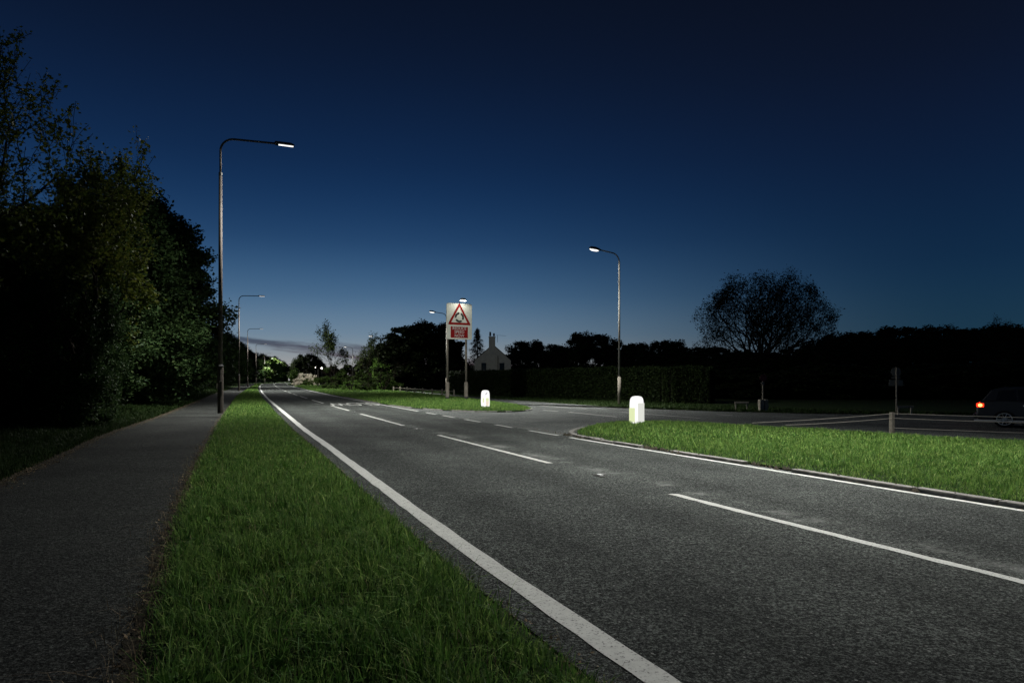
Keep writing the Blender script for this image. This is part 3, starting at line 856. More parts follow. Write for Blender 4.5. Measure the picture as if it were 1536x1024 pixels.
# ------------------------------------------------------------------ trees
class Branches:
    def __init__(s): s.seg = []; s.tips = []
    def grow(s, p, d, L, r, lvl, maxl, spread, up, nchild, bend=.25):
        n = 4
        for i in range(n):
            d = (d + Vector(RS.normal(0, bend / 2, 3)) + Vector((0, 0, up * .12))).normalized()
            q = p + d * L / n
            r1 = r * .86
            s.seg.append((p, q, r, r1)); p, r = q, r1
            if lvl >= maxl - 1: s.tips.append((p, d, L))
            if lvl < maxl and i >= 1:
                for _ in range(nchild if i < 3 else nchild + 1):
                    ax = Vector(RS.normal(0, 1, 3)); ax = (ax - d * ax.dot(d)).normalized()
                    nd = (d * math.cos(spread) + ax * math.sin(spread) * RS.uniform(.7, 1.2)).normalized()
                    s.grow(p, nd, L * RS.uniform(.55, .78), r * .62, lvl + 1, maxl, spread, up, nchild, bend)
    def mesh(s, name, n=5):
        P0 = np.array([list(a[0]) for a in s.seg]); P1 = np.array([list(a[1]) for a in s.seg]); r0 = np.array([a[2] for a in s.seg]); r1 = np.array([a[3] for a in s.seg])
        r0 = np.maximum(r0, .006); r1 = np.maximum(r1, .005)
        T = P1 - P0; T /= np.linalg.norm(T, axis=1, keepdims=True)
        ref = np.where(np.abs(T[:, 2:3]) > .9, np.array([[1., 0, 0]]), np.array([[0, 0, 1.]]))
        U = np.cross(T, ref); U /= np.linalg.norm(U, axis=1, keepdims=True); W = np.cross(T, U)
        V = []
        for k in range(n):
            a = 2 * math.pi * k / n; V.append(P0 + (U * math.cos(a) + W * math.sin(a)) * r0[:, None])
        for k in range(n):
            a = 2 * math.pi * k / n; V.append(P1 + (U * math.cos(a) + W * math.sin(a)) * r1[:, None])
        V = np.stack(V, 1); m = len(P0); b = np.arange(m)[:, None] * 2 * n
        F = np.concatenate([b + [k, (k + 1) % n, n + (k + 1) % n, n + k] for k in range(n)], 0)
        return np_mesh(name, V.reshape(-1, 3), F, True)

def leaves_on_tips(tips, per, spread, size, droop=0):
    T = np.array([list(t[0]) for t in tips]); D = np.array([list(t[1]) for t in tips])
    idx = RS.randint(0, len(T), int(per * len(T)))
    P = T[idx] - D[idx] * RS.uniform(0, .5, (len(idx), 1)) * spread * 2 + RS.normal(0, spread, (len(idx), 3))
    P[:, 2] -= droop * RS.rand(len(idx))
    return leaf_quads(P, RS.uniform(size * .6, size * 1.3, len(idx)), .4)

def clump_leaves(centres, radii, n, size, flat=.7):
    """leaf faces on the outside of many irregular clumps"""
    idx = RS.randint(0, len(centres), n)
    d = RS.normal(0, 1, (n, 3)); d /= np.linalg.norm(d, axis=1, keepdims=True)
    rad = radii[idx] * (RS.rand(n) ** .45) * (1 + .25 * np.sin(d[:, 0] * 7 + idx) * np.sin(d[:, 1] * 5 + idx * 2) )
    P = centres[idx] + d * rad[:, None] * [1, 1, flat]
    return leaf_quads(P, RS.uniform(size * .6, size * 1.35, n), .5)

def crown_centres(n, rx, rz, zc, inner=.45, low=0.0, taper=0.0):
    d = RS.normal(0, 1, (n, 3)); d /= np.linalg.norm(d, axis=1, keepdims=True)
    r = RS.uniform(inner, 1.0, n) ** .7
    d = np.sign(d) * np.abs(d) ** .8; c = d * r[:, None] * [rx, rx, rz]
    if taper: c[:, :2] *= (1 - taper * np.clip(c[:, 2:3] / rz, -.3, 1))
    c[:, 2] += zc
    c = c[c[:, 2] > low]
    return c

def make_tree(name, label, cat, H, rx, mat, nleaf, size, maxl=3, trunk_r=.18, low=.6, seed=0, clump_r=(.5, 1.1), nclump=90, group=None, base=None, taper=.25, kids=2):
    t = thing(name, label, cat, group=group)
    B = Branches(); 
    B.grow(Vector((0, 0, -.2)), Vector((0, 0, 1)), H * .5, trunk_r, 0, maxl, R(48), .5, kids, .2)
    E = np.array([list(a[1]) for a in B.seg]); kz = H * .93 / E[:, 2].max(); kr = min(1.2, rx * .95 / np.hypot(E[:, 0], E[:, 1]).max())
    f = lambda p: Vector((p.x * kr, p.y * kr, p.z * kz))
    B.seg = [(f(a), f(b), c_, d_) for a, b, c_, d_ in B.seg]
    link('trunk', B.mesh('trunk'), M_bark, t)
    c = crown_centres(nclump, rx, (H - low) / 2, (H + low) / 2, .35, low, taper)
    rad = RS.uniform(*clump_r, len(c))
    V, F = clump_leaves(c, rad, nleaf, size)
    link('crown', np_mesh('crown', V, F), mat, t)
    return t

GL = 'dark hedgerow trees along the footpath'
tA = make_tree('hedgerow_tree', 'x', 'tree', 10.5, 3.7, M_leaf_dark, 72000, .17, low=.0, nclump=230, group=GL, taper=.42)
tB = make_tree('hedgerow_tree', 'x', 'tree', 9.5, 3.3, M_leaf_dark, 66000, .16, low=-.2, nclump=210, clump_r=(.4, .95), group=GL, taper=.3)
tC = make_tree('hedgerow_tree', 'x', 'tree', 6.0, 2.7, M_leaf_dark, 60000, .12, low=-.4, nclump=190, clump_r=(.3, .75), group=GL, taper=.15)
def tl(y, off): return (float(Pl(y)) - off, y)
rowL = [  # template, y, offset from path, scale, label
    (tC, 11.0, 5.6, .80, 'dark undergrowth nearest the camera, low at the left frame edge'),
    (tB, 15.0, 6.0, (.85, .85, .46), 'broad dark tree at the left frame edge under the sparse maple'),
    (tC, 15.8, 4.6, .66, 'low dark leafy tree beside the bank, second from the left edge'),
    (tC, 19.6, 1.75, (.52, .52, .74), 'dark upright bush on the bank hiding the stem of the leaning maple'),
    (tC, 22.6, 2.6, (.62, .62, .9), 'dark bush just right of the leaning maple behind the upright bush'),
    (tC, 18.6, 3.3, .58, 'small dark bush on the bank left of the upright bush'),
    (tC, 17.6, 5.2, .8, 'dark bush filling the hedgerow under the sparse maple'),
    (tA, 21.0, 5.8, (.9, .9, .62), 'dark tree right behind the lit maple sprays'),
    (tC, 21.5, 4.3, .70, 'low leafy tree beside the bank under the lit maple sprays'),
    (tB, 27.0, 4.8, (1.02, 1.02, .85), 'dark tree between the maples and the domed tree'),
    (tC, 27.5, 3.9, .66, 'low leafy tree over the bank opposite the path joint'),
    (tA, 33.5, 3.9, 1.06, 'tall dark domed tree left of the nearest lamp column'),
    (tC, 34.5, 3.6, .72, 'low leafy tree overhanging the bank behind the path joint'),
    (tA, 42.0, 3.2, 1.22, 'dark tree whose crown steps down toward the nearest lamp column'),
    (tC, 43, 3.5, .80, 'low leafy tree at the bank well beyond the path joint'),
    (tB, 51, 4.1, 1.32, 'dark tree with a lacy right side beside the nearest lamp column'),
    (tC, 54, 3.6, .85, 'bushy tree at the path edge before the unlit sign'),
    (tA, 61, 5.3, 1.12, 'dark tree seen left of the nearest lamp column, last before the unlit sign'),
    (tC, 70, 3.7, .92, 'bushy tree hiding the left half of the unlit sign'),
    (tB, 78, 5.9, 1.05, 'dark tree above the unlit triangle sign'),
    (tA, 90, 5.0, .95, 'dark tree just behind the unlit triangle sign'),
    (tB, 101, 4.0, .84, 'dark bushy tree just right of the nearest lamp column'),
    (tC, 112, 3.2, 1.2, 'low dark bush tree just left of the second tall lamp column'),
    (tA, 122, 4.2, .84, 'dark tree behind the second tall lamp column'),
    (tB, 140, 4.4, .95, 'dark tree between the second and third tall lamps'),
    (tA, 158, 4.6, .86, 'dark tree behind the third tall lamp'),
    (tB, 176, 4.6, .95, 'dark tree between the third and fourth tall lamps'),
    (tA, 195, 4.8, .90, 'dark tree behind the fourth tall lamp'),
    (tB, 215, 4.8, .95, 'dark tree just right of the fourth tall lamp'),
    (tB, 236, 5.5, .95, 'dark tree between the fourth tall lamp and the bright green tree'),
]
used = set()
for i, (tp, y, off, sc, lab) in enumerate(rowL):
    x, yy = tl(y, off); rz = i * 2.1
    if id(tp) not in used:
        used.add(id(tp)); tp.location = (x, yy, 0); tp.rotation_euler = (0, 0, rz); tp.scale = sc if isinstance(sc, tuple) else (sc,) * 3; tp['label'] = lab
    else:
        copy_thing(tp, (x, yy, 0), rz, lab, sc)
for i, (xp, y, yp, lab) in enumerate([(340, 150, 492, 'dark far tree right of the nearest column, above the second lamp foot'), (352, 235, 508, 'dark far tree just right of the second tall lamp column'), (366, 245, 516, 'dark far tree left of the third tall lamp column'), (380, 268, 523, 'dark far tree between the third and fourth tall lamps'),
                                     (395, 290, 527, 'dark far tree behind the fifth tall lamp column'), (409, 318, 531, 'dark far tree behind the bright green tree'), (423, 345, 539, 'dark far tree right of the bright green tree'),
                                     (437, 385, 547, 'dark far tree left of the vanishing gap in the trees'), (452, 460, 553, 'low far tree closing the view at the end of the road')]):
    H = CAM_H + (569 - yp) * y / 1024; k = H / (11.2 if i % 2 == 0 else 10)
    copy_thing((tA, tB)[i % 2], ((xp - 768) * y / 1024, y, -.3), i * 1.3, lab, (k * 1.15, k * 1.15, k))

# sparse maple with lit spring leaves, top left
def maple(name, label, loc, H, rad, leaf, per, sz, maxl=5, mat=M_leaf_maple, group=None, sp=46, r0=.2, bend=.3, rough_top=.35, stems=1, dome=None):
    """open branching tree fitted to height H and crown radius rad; a rosette of leaves at every twig end"""
    RS.seed(abs(int(loc[0] * 13 + loc[1] * 7 + H * 10)) % 9999)
    t = thing(name, label, 'tree', loc, 0, group)
    B = Branches()
    if stems == 1: B.grow(Vector((0, 0, 0)), Vector((0.02, 0, 1)), H * .6, r0, 0, maxl, R(sp), rough_top, 1, bend)
    else:
        B.seg.append((Vector((0, 0, -.1)), Vector((0, 0, H * .16)), r0, r0 * .9))
        for k in range(stems):
            a = 2 * math.pi * (k + RS.rand() * .5) / stems; tl_ = RS.uniform(.25, .75) if k else .05
            B.grow(Vector((0, 0, H * .15)), Vector((math.cos(a) * tl_, math.sin(a) * tl_, 1)).normalized(), H * .5, r0 * .6, 1, maxl, R(sp), rough_top, 1, bend)
    E = np.array([list(a[1]) for a in B.seg]); zt = np.percentile(E[:, 2], 99.7); rr_ = np.percentile(np.hypot(E[:, 0], E[:, 1]), 98)
    kz, kr = H / zt, rad / rr_
    def f(p):
        p = Vector((p.x * kr, p.y * kr, p.z * kz))
        if dome:
            c0 = Vector((0, 0, H * dome)); o_ = (p - c0) * 1.2; rz_ = H * (1 - dome) if o_.z > 0 else H * dome * 1.05
            r_ = math.sqrt((o_.x / rad) ** 2 + (o_.y / rad) ** 2 + (o_.z / rz_) ** 2)
            az_ = math.atan2(o_.y, o_.x); wob = 1 + .05 * math.sin(3 * az_ + 1 + o_.z * .5) + .04 * math.sin(7 * az_ + o_.z)
            if r_ > .7: o_ *= wob * (.7 + .33 * math.tanh((r_ - .7) / .5)) / r_
            if p.z > H * .22: p = c0 + o_
        return p
    B.seg = [(f(a), f(b), c, d) for a, b, c, d in B.seg]
    B.tips = [(f(p), d, L) for p, d, L in B.tips]
    link('trunk', B.mesh('trunk', 5), M_bark, t)
    V, F = leaves_on_tips(B.tips, per, leaf, sz)
    link('crown', np_mesh('crown', V, F), mat, t)
    return t
maple('maple_tree', 'sparse spring maple with yellowish sprays high at the left frame edge', (-12.9, 15.8, 0), 10.2, 4.2, .065, 2.8, .10, stems=4, sp=52)
maple('maple_tree', 'leaning maple with lit yellow green leaf clusters above the dark hedgerow', (-13.0, 20.9, 0), 8.4, 2.9, .09, 4.2, .115, stems=4)

# right-hand silhouettes
GR = 'black tree silhouettes beyond the side road'
sA = make_tree('silhouette_tree', 'x', 'tree', 9.0, 4.4, M_leaf_black, 52000, .27, low=-.3, nclump=210, clump_r=(.5, 1.2), group=GR, taper=.3)
sB = make_tree('silhouette_tree', 'x', 'tree', 8.0, 4.8, M_leaf_black, 52000, .27, low=-.3, nclump=210, clump_r=(.5, 1.3), group=GR, taper=.1)
def px(xp, y): return (xp - 768) * y / 1024
def topz(yp, y): return CAM_H + (569 - yp) * y / 1024
sil = [  # px centre, distance, px top, template, width factor, label
    (620, 92, 488, sA, 1.15, 'large black rounded tree left of the lit triangle sign'),
    (585, 100, 515, sB, .8, 'lower black tree at the left shoulder of the large rounded tree'),
    (648, 108, 484, sB, .8, 'black tree directly behind the slim lamp beside the sign'),
    (676, 150, 512, sA, .5, 'dark tree behind the posts of the lit sign'),
    (793, 165, 512, sB, .9, 'far black tree just right of the cream house'),
    (830, 150, 516, sA, .8, 'black tree second to the right of the cream house'),
    (885, 95, 501, sB, 1.0, 'black domed tree left of the slim lamp before the hedge'),
    (955, 80, 514, sA, .7, 'low black tree just right of the slim lamp before the hedge'),
    (1000, 72, 512, sB, .75, 'low black tree between that lamp and the tall open crowned tree'),
    (1060, 66, 520, sA, .9, 'low black tree under the left side of the open crowned tree'),
    (1130, 62, 528, sB, 1.0, 'low black tree under the middle of the open crowned tree'),
    (1205, 62, 522, sA, 1.0, 'low black tree under the right side of the open crowned tree'),
    (1275, 66, 500, sB, 1.0, 'black tree next right of the open crowned tree'),
    (1340, 70, 490, sA, 1.0, 'tallest black tree above the backs of the round signs'),
    (1400, 74, 492, sB, .9, 'black tree with sky gaps right of the sign backs'),
    (1465, 70, 492, sA, 1.0, 'black tree above the car'),
    (1525, 64, 488, sB, 1.0, 'black tree at the right frame edge'),
    (1600, 60, 480, sA, 1.0, 'black tree cut by the right frame edge'),
    (1240, 50, 548, sB, .9, 'low black scrub tree right of the no entry sign'),
    (1400, 50, 545, sA, .9, 'low black scrub tree behind the sign backs'),
    (1530, 48, 540, sB, .9, 'low black scrub tree behind the car'),
    (1110, 50, 552, sA, .8, 'low black scrub tree left of the no entry sign'),
]
useds = set()
for i, (xp, y, yp, tp, wf, lab) in enumerate(sil):
    H0 = 9.2 if tp is sA else 8.2
    s = topz(yp, y) / H0
    sc = (max(.9, s) * wf * 1.15, max(.9, s) * wf * 1.15, s)
    loc = (px(xp, y), y, 0)
    if id(tp) not in useds:
        useds.add(id(tp)); tp.location = loc; tp.scale = sc; tp['label'] = lab
    else:
        copy_thing(tp, loc, i * 1.7, lab, sc)
# open crowned tree against the sky
maple('open_crowned_tree', 'tall tree with lacy open crown against the blue sky right of the hedge', (px(1143, 62), 62, 0), 11.3, 6.9, .20, 1.9, .15, 5, M_leaf_black, None, 42, .30, .22, .25, 12, .56)
maple('bare_tree', 'bare twiggy tree top showing at the right frame edge', (px(1520, 58), 58, 0), 6.6, 2.8, .12, 1.2, .12, 5, M_leaf_black, None, 38, .14, .25)
# conifer
t = thing('conifer_tree', 'pointed conifer silhouette between the lit sign and the cream house', 'tree', (px(716, 150), 150, 0))
B = Branches(); HC = topz(491, 150)
B.seg.append((Vector((0, 0, 0)), Vector((0, 0, HC)), .22, .03))
for i in range(70):
    z = HC * (.12 + .86 * i / 70); L = (HC - z) * .34 + .25; a = i * 2.4
    d = Vector((math.cos(a), math.sin(a), -.12)); p = Vector((0, 0, z)); q = p + d * L * RS.uniform(.7, 1.15)
    B.seg.append((p, q, .04, .01))
    for k in range(6): B.tips.append((p.lerp(q, .25 + k * .15) , d, L))
link('trunk', B.mesh('trunk'), M_bark, t)
V, F = leaves_on_tips(B.tips, 22, .16, .20, .3); link('crown', np_mesh('crown', V, F), M_leaf_black, t)

# clipped hedge
def hedge(path, Hh, Wd):
    t = thing('hedge', 'long clipped hedge in front of the cream house beyond the side road', 'hedge', (0, 0, 0))
    P = resample(path, 60); T = np.gradient(P, axis=0); T /= np.linalg.norm(T, axis=1, keepdims=True); Nn = np.stack([-T[:, 1], T[:, 0]], 1)
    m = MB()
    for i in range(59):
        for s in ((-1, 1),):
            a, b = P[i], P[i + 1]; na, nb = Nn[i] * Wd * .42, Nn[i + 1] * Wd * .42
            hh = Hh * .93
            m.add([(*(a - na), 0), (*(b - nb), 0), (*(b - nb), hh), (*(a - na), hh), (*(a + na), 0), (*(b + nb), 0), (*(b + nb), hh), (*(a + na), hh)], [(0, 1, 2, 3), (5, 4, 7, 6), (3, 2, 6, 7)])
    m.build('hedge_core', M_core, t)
    n = 110000; s = RS.rand(n) * 58.9; i = s.astype(int); f = (s - i)[:, None]
    b = P[i] * (1 - f) + P[i + 1] * f; nn = Nn[i]
    where = RS.rand(n); sgn = np.where(RS.rand(n) < .5, -1, 1)
    # orientation: side facing the camera
    top = where < .25
    off = np.where(top, RS.uniform(-.5, .5, n) * Wd, sgn * (Wd * .5 + RS.normal(0, .05, n)))
    z = np.where(top, Hh + RS.normal(0, .06, n), RS.uniform(0, Hh, n))
    z += .05 * np.sin(b[:, 0] * 3.1)
    Q = np.c_[b + nn * off[:, None], z]
    V, F = leaf_quads(Q, RS.uniform(.06, .15, n), .3); link('foliage', np_mesh('foliage', V, F), M_hedge, t)
    return t
hedge([(11.8, 40.2), (10, 41.2), (6.5, 45.5), (1.5, 53.5), (-5.5, 67.5)], 2.08, 1.5)

# shrubs on the sign island ------------------------------------------------
def shrub(label, loc, rx, ry, H, mat, n, size, cat='shrub', name='shrub', extra=None, nc=45):
    t = thing(name, label, cat, loc)
    c = crown_centres(nc, 1, 1, 0, .35, -1e9); c = c * [rx, ry, H * .85]; c[:, 2] = np.abs(c[:, 2])
    c = c[c[:, 2] > 0]
    V, F = clump_leaves(c, RS.uniform(.22, .45, len(c)) * H * .34, n, size)
    link('foliage', np_mesh('foliage', V, F), mat, t)
    B = Branches()
    for k in range(7):
        a = k * .9; B.grow(Vector((.1 * math.cos(a), .1 * math.sin(a), 0)), Vector((math.cos(a) * .7, math.sin(a) * .7, 1)).normalized(), H * .7, .04, 1, 2, R(35), .3, 1)
    link('stems', B.mesh('stems', 4), M_bark, t)
    if extra: extra(t, c)
    return t
def sh(xp, y, wpx, hpx, label, mat, n=12000, size=.16, **kw):
    rx = wpx * y / 1024 / 2; H = hpx * y / 1024
    return shrub(label, (px(xp, y), y, 0.05), rx, rx * .8, H, mat, n, size, **kw)
sh(505, 96, 62, 36, 'dark rhododendron clump with pale specks at the left of the island shrubs', M_leaf_bush, 16000)
sh(545, 92, 50, 34, 'dark shrub in the middle of the island shrubs', M_leaf_bush, 12000)
sh(574, 80, 58, 34, 'rounded dark shrub at the right end of the island shrubs', M_leaf_bush, 16000)
sh(527, 78, 36, 20, 'small bright green shrub low in front of the island shrubs', M_leaf_green, 7000, .13)
sh(547, 76, 22, 15, 'little mid green shrub beside the small bright green one', M_leaf_bush, 4000, .13)
sh(497, 90, 26, 15, 'little dark green shrub at the foot of the rhododendron clump', M_leaf_bush, 4000, .13)
sh(573, 88, 28, 62, 'leafy green shrub lit against the large black rounded tree', M_leaf_green, 6000, .18)
sh(458, 150, 38, 22, 'domed shrub covered in white blossom beside the far grass', M_blossom, 22000, .16, nc=160)
sh(462, 146, 21, 13, 'dark round shrub in front of the white blossom', M_leaf_bush, 5000, .16)
sh(447, 185, 24, 30, 'mid green shrub behind the white blossom', M_leaf_green, 5000, .25)
for i, (xp, y, yp, wf, lab) in enumerate([(460, 200, 530, .95, 'black tree right of the road end behind the blossom shrub'), (478, 215, 540, .8, 'black tree behind the pale sprawling sapling'),
                                     (500, 220, 548, .8, 'low black tree behind the rhododendron clump'), (545, 190, 537, .8, 'low black tree behind the far lamp column'), (522, 205, 546, .7, 'low black far tree between the two island saplings'), (572, 170, 542, .7, 'low black tree left of the large rounded tree'), (440, 420, 548, 1.0, 'far dark trees closing the right side of the road end')]):
    s = topz(yp, y) / (9.4 if i % 2 else 8.5); copy_thing((sB, sA)[i % 2], (px(xp, y), y, 0), i * 1.1, lab, (s * wf, s * wf, s))
# lit green tree at the bend
t = make_tree('lit_tree', 'bright green tree lit by a street lamp at the road bend', 'tree', 9.6, 3.6, foliage('lit_tree_leaves', (.12, .20, .05), (.17, .26, .07), (.22, .30, .12), .8), 9000, .42, low=1.6, nclump=46, clump_r=(.6, 1.3), taper=.1)
t.location = (px(412, 258), 258, 0)
# sprawling saplings
maple('sapling', 'pale sprawling sapling rising from the left of the island shrubs', (px(503, 97), 97, 0), 9.3, 3.4, .20, 2.6, .22, 4, M_leaf_olive, None, 36, .12, .3).rotation_euler = (0, R(-14), 0)
maple('sapling', 'bare twiggy sapling leaning right beside the large rounded tree', (px(546, 95), 95, 0), 7.8, 2.8, .18, 1.6, .2, 4, M_leaf_olive, None, 36, .10, .3).rotation_euler = (0, R(22), 0)

# distant lit windows / lamps beyond the shrubs
for (xp, yp, y, r, lab) in ((482.5, 552, 130, .17, 'brighter distant globe lamp beyond the island shrubs'), (473, 551, 135, .08, 'fainter distant globe lamp beyond the island shrubs')):
    t = thing('globe_lamp', lab, 'lamp', (px(xp, y), y, 0)); z = topz(yp, y)
    m = MB(); m.tube([(0, 0, 0), (0, 0, z - .3)], .06, 8); m.build('post', M_dark, t)
    m = MB(); m.tube([(0, 0, z - r), (0, 0, z - r * .6), (0, 0, z), (0, 0, z + r * .6), (0, 0, z + r)], [r * .3, r * .8, r, r * .8, r * .3], 10); m.build('globe', M_led_far, t, smooth=True)
t = thing('white_post', 'short pale post standing among the shrubs left of the island', 'post', (px(477, 122), 122, 0)); m = MB(); m.box(0, 0, 1.65, .22, .22, 3.3); m.build('shaft', M_post, t, bevel=.03)

# ------------------------------------------------------------------ knee rail fence behind the sign island
t = thing('knee_rail_fence', 'low timber knee rail fence behind the lit sign', 'fence', (0, 0, 0))
fp = [at(600, 590.5, -.0), at(611, 591, 0), at(622, 591.5, 0), at(633.8, 593), at(648, 594.5), at(663, 596.5), at(680, 598.5)]
fp = [(px(xp, y), y) for xp, y in ((590, 77), (600, 74), (611, 70), (622, 66.5), (634, 63), (648, 59.5), (663, 56), (681, 52.5))]
for i, (x, y) in enumerate(fp):
    m = MB(); m.box(x, y, .30, .12, .12, .64, .4); m.build('fence_post', M_wood, t, bevel=.015)
for (a, b) in zip(fp[:-1], fp[1:]):
    m = MB(); m.tube([(a[0], a[1] - .02, .47), (b[0], b[1] - .02, .47)], .035, 6); m.build('rail', M_wood, t)

# wire strands with a strainer post in front of the side road on the right
t = thing('wire_fence', 'short timber post with slack wires before the car', 'fence', (9.85, 17.7, 0))
m = MB(); m.box(0, 0, .24, .10, .10, .62, .3); m.build('strainer_post', M_wood, t, bevel=.012)
def wire(p, q, sag=.03, r=.007):
    p, q = Vector(p), Vector(q); pts = [p.lerp(q, i / 12) - Vector((0, 0, sag * 4 * (i / 12) * (1 - i / 12))) for i in range(13)]
    m = MB(); m.tube(pts, r, 5); m.build('wire', M_wire, t)
wire((.03, -.05, .52), (7.5, -4.0, .50)); wire((.03, -.05, .40), (7.5, -4.0, .36)); wire((.03, -.05, .15), (7.5, -4.0, .14))
wire((-.03, -.05, .52), (-3.2, 1.2, .20), .02); wire((-.03, -.05, .40), (-2.4, .9, .16), .02)

# signs on the right
t = thing('no_entry_sign', 'round dark red sign on a slim post with a pale cabinet at its foot', 'road sign', (px(1145, 30.5), 30.5, 0), R(10))
m = MB(); m.tube([(0, .04, 0), (0, .04, 1.62)], .03, 10); m.build('post', M_post, t)
m = MB(); m.prism([(.17 * math.cos(a), .17 * math.sin(a)) for a in np.linspace(0, 2 * math.pi, 29)[:-1]], 0, .012, Matrix(((1, 0, 0, 0), (0, 0, -1, 0), (0, 1, 0, 1.47), (0, 0, 0, 1))))
m.build('disc', plain('dark_red_disc', (.10, .012, .012), .5), t)
m = MB(); m.box(-.02, 0, 1.22, .17, .02, .12); m.build('plate', M_back, t)
m = MB(); m.box(-.11, 0, .25, .19, .20, .52); m.box(.11, 0, .25, .17, .20, .52); m.build('cabinet', M_wood, t, bevel=.01)
t = thing('sign_post', 'tall post seen from behind with a disc and rectangular plate', 'road sign', (px(1344, 27.5), 27.5, 0), R(-8))
m = MB(); m.tube([(0, -.05, 0), (0, -.05, 1.88)], .035, 10); m.build('post', M_post, t)
def disc(r, z, nm): 
    m = MB(); m.prism([(r * math.cos(a), r * math.sin(a)) for a in np.linspace(0, 2 * math.pi, 29)[:-1]], 0, .012, Matrix(((1, 0, 0, 0), (0, 0, -1, 0), (0, 1, 0, z), (0, 0, 0, 1)))); m.build(nm, M_back, t)
disc(.19, 1.70, 'disc')
m = MB(); m.box(0, 0, 1.47, .34, .015, .07); m.build('bracket', M_back, t)
m = MB(); m.box(0, 0, 1.26, .54, .015, .24); m.build('plate', M_back, t, bevel=.01)
for (xp, y, lab) in ((1112, 32, 'low timber barrier left of the no entry sign'), (1357, 27, 'low timber barrier right of the sign seen from behind')):
    t = thing('timber_barrier', lab, 'barrier', (px(xp, y), y, 0), 0, 'low timber barriers beyond the side road')
    for s in (-.26, .26):
        m = MB(); m.box(s, 0, .14, .06, .06, .40); m.build('leg', M_wood, t, bevel=.01)
    m = MB(); m.box(0, -.045, .32, .66, .03, .09); m.build('rail', M_wood, t, bevel=.01)

# ------------------------------------------------------------------ car, cut by the right edge of the frame
def car(loc, rz):
    t = thing('car', 'black car with glowing red tail light at the right frame edge', 'car', loc, rz)
    # local x forward, rear bumper at x = 0; silhouette lofted across the width
    low = [(0.02, .32), (0.0, .45), (0.03, .62), (0.05, .86), (.18, .97), (.9, 1.0), (1.9, .97), (2.9, .95), (3.6, .84), (4.05, .70), (4.16, .50), (4.12, .30), (3.7, .20), (.35, .20)]
    m = MB(); n = len(low)
    rows = [(-.84, .94), (-.78, 1.0), (.78, 1.0), (.84, .94)]
    vs = []
    for yy, s in rows:
        for x, z in low: vs.append((2.08 + (x - 2.08) * (1 if s == 1 else .985), yy, .58 + (z - .58) * s))
    fs = [tuple(range(n)), tuple(reversed(range(3 * n, 4 * n)))]
    for r in range(3): fs += [(r * n + i, (r + 1) * n + i, (r + 1) * n + (i + 1) % n, r * n + (i + 1) % n) for i in range(n)]
    m.add(vs, fs); body = m.build('body', M_car, t, bevel=.03)
    cab = [(.16, .96), (.42, 1.36), (.75, 1.45), (1.7, 1.46), (2.25, 1.36), (3.0, .96)]
    m = MB(); n = len(cab)
    def cabv(yy, k): return [(x, yy * (1 - (z - .96) * .38) * k, z) for x, z in cab]
    vs = cabv(-.78, 1) + cabv(.78, 1)
    m.add(vs, [tuple(range(n)), tuple(reversed(range(n, 2 * n)))] + [(i, n + i, n + (i + 1) % n, (i + 1) % n) for i in range(n)])
    m.build('cabin', M_car, t, bevel=.03)
    for s in (-1, 1):
        for w in ([(.55, 1.0), (.62, 1.32), (1.05, 1.38), (1.08, 1.0)], [(1.16, 1.0), (1.13, 1.38), (1.75, 1.38), (2.2, 1.28), (2.65, 1.0)]):
            m = MB(); m.add([(x, s * (.78 * (1 - (z - .96) * .38) + .012), z) for x, z in w], [tuple(range(len(w)))]); m.build('side_window', M_glass, t)
        for xw in (.78, 3.30):
            m = MB(); m.tube([(xw, s * .70, .31), (xw, s * .855, .31)], .31, 28); wh = m.build('wheel', M_tyre, t, bevel=.02)
            m = MB(); m.tube([(xw, s * .80, .31), (xw, s * .862, .31)], .06, 12)
            for k in range(10):
                a = k * math.pi / 5; d = (math.cos(a), math.sin(a))
                m.tube([(xw, s * .86, .31), (xw + d[0] * .20, s * .86, .31 + d[1] * .20)], .012, 5)
            ring = [(xw + .21 * math.cos(a), s * .858, .31 + .21 * math.sin(a)) for a in np.linspace(0, 2 * math.pi, 25)]
            m.tube(ring, .014, 6, cap=False); m.build('rim', M_rim, wh)
        m = MB(); m.box(.12, s * .735, .80, .22, .24, .15); tlg = m.build('tail_light', M_tail, t, bevel=.03)
        m = MB(); m.tube([(.12, s * .84, .80), (.12, s * .872, .80)], .06, 12); m.build('bulb', M_tailhot, tlg)
        m = MB(); m.box(1.9, s * .853, .245, 3.9, .02, .05); m.build('light_streak_strip', M_text, t)  # pale strip painted in for a streak of light, not trim of the car
        m = MB(); m.box(2.3, s * .90, 1.0, .16, .2, .12); m.build('wing_mirror', M_car, t, bevel=.03)
        m = MB(); m.box(1.35, s * .85, .80, .16, .03, .03); m.build('door_handle', M_chrome, t)
    m = MB(); m.box(0, 0, .62, .02, .5, .12); m.build('number_plate', M_board, t)
    m = MB(); m.box(-.03, 0, .40, .12, 1.5, .16); m.build('bumper', M_car, t, bevel=.04)
    return t
cr = car((px(1466, 20.8), 20.8, .004), R(-37)); cr.scale = (.88, .88, .80)

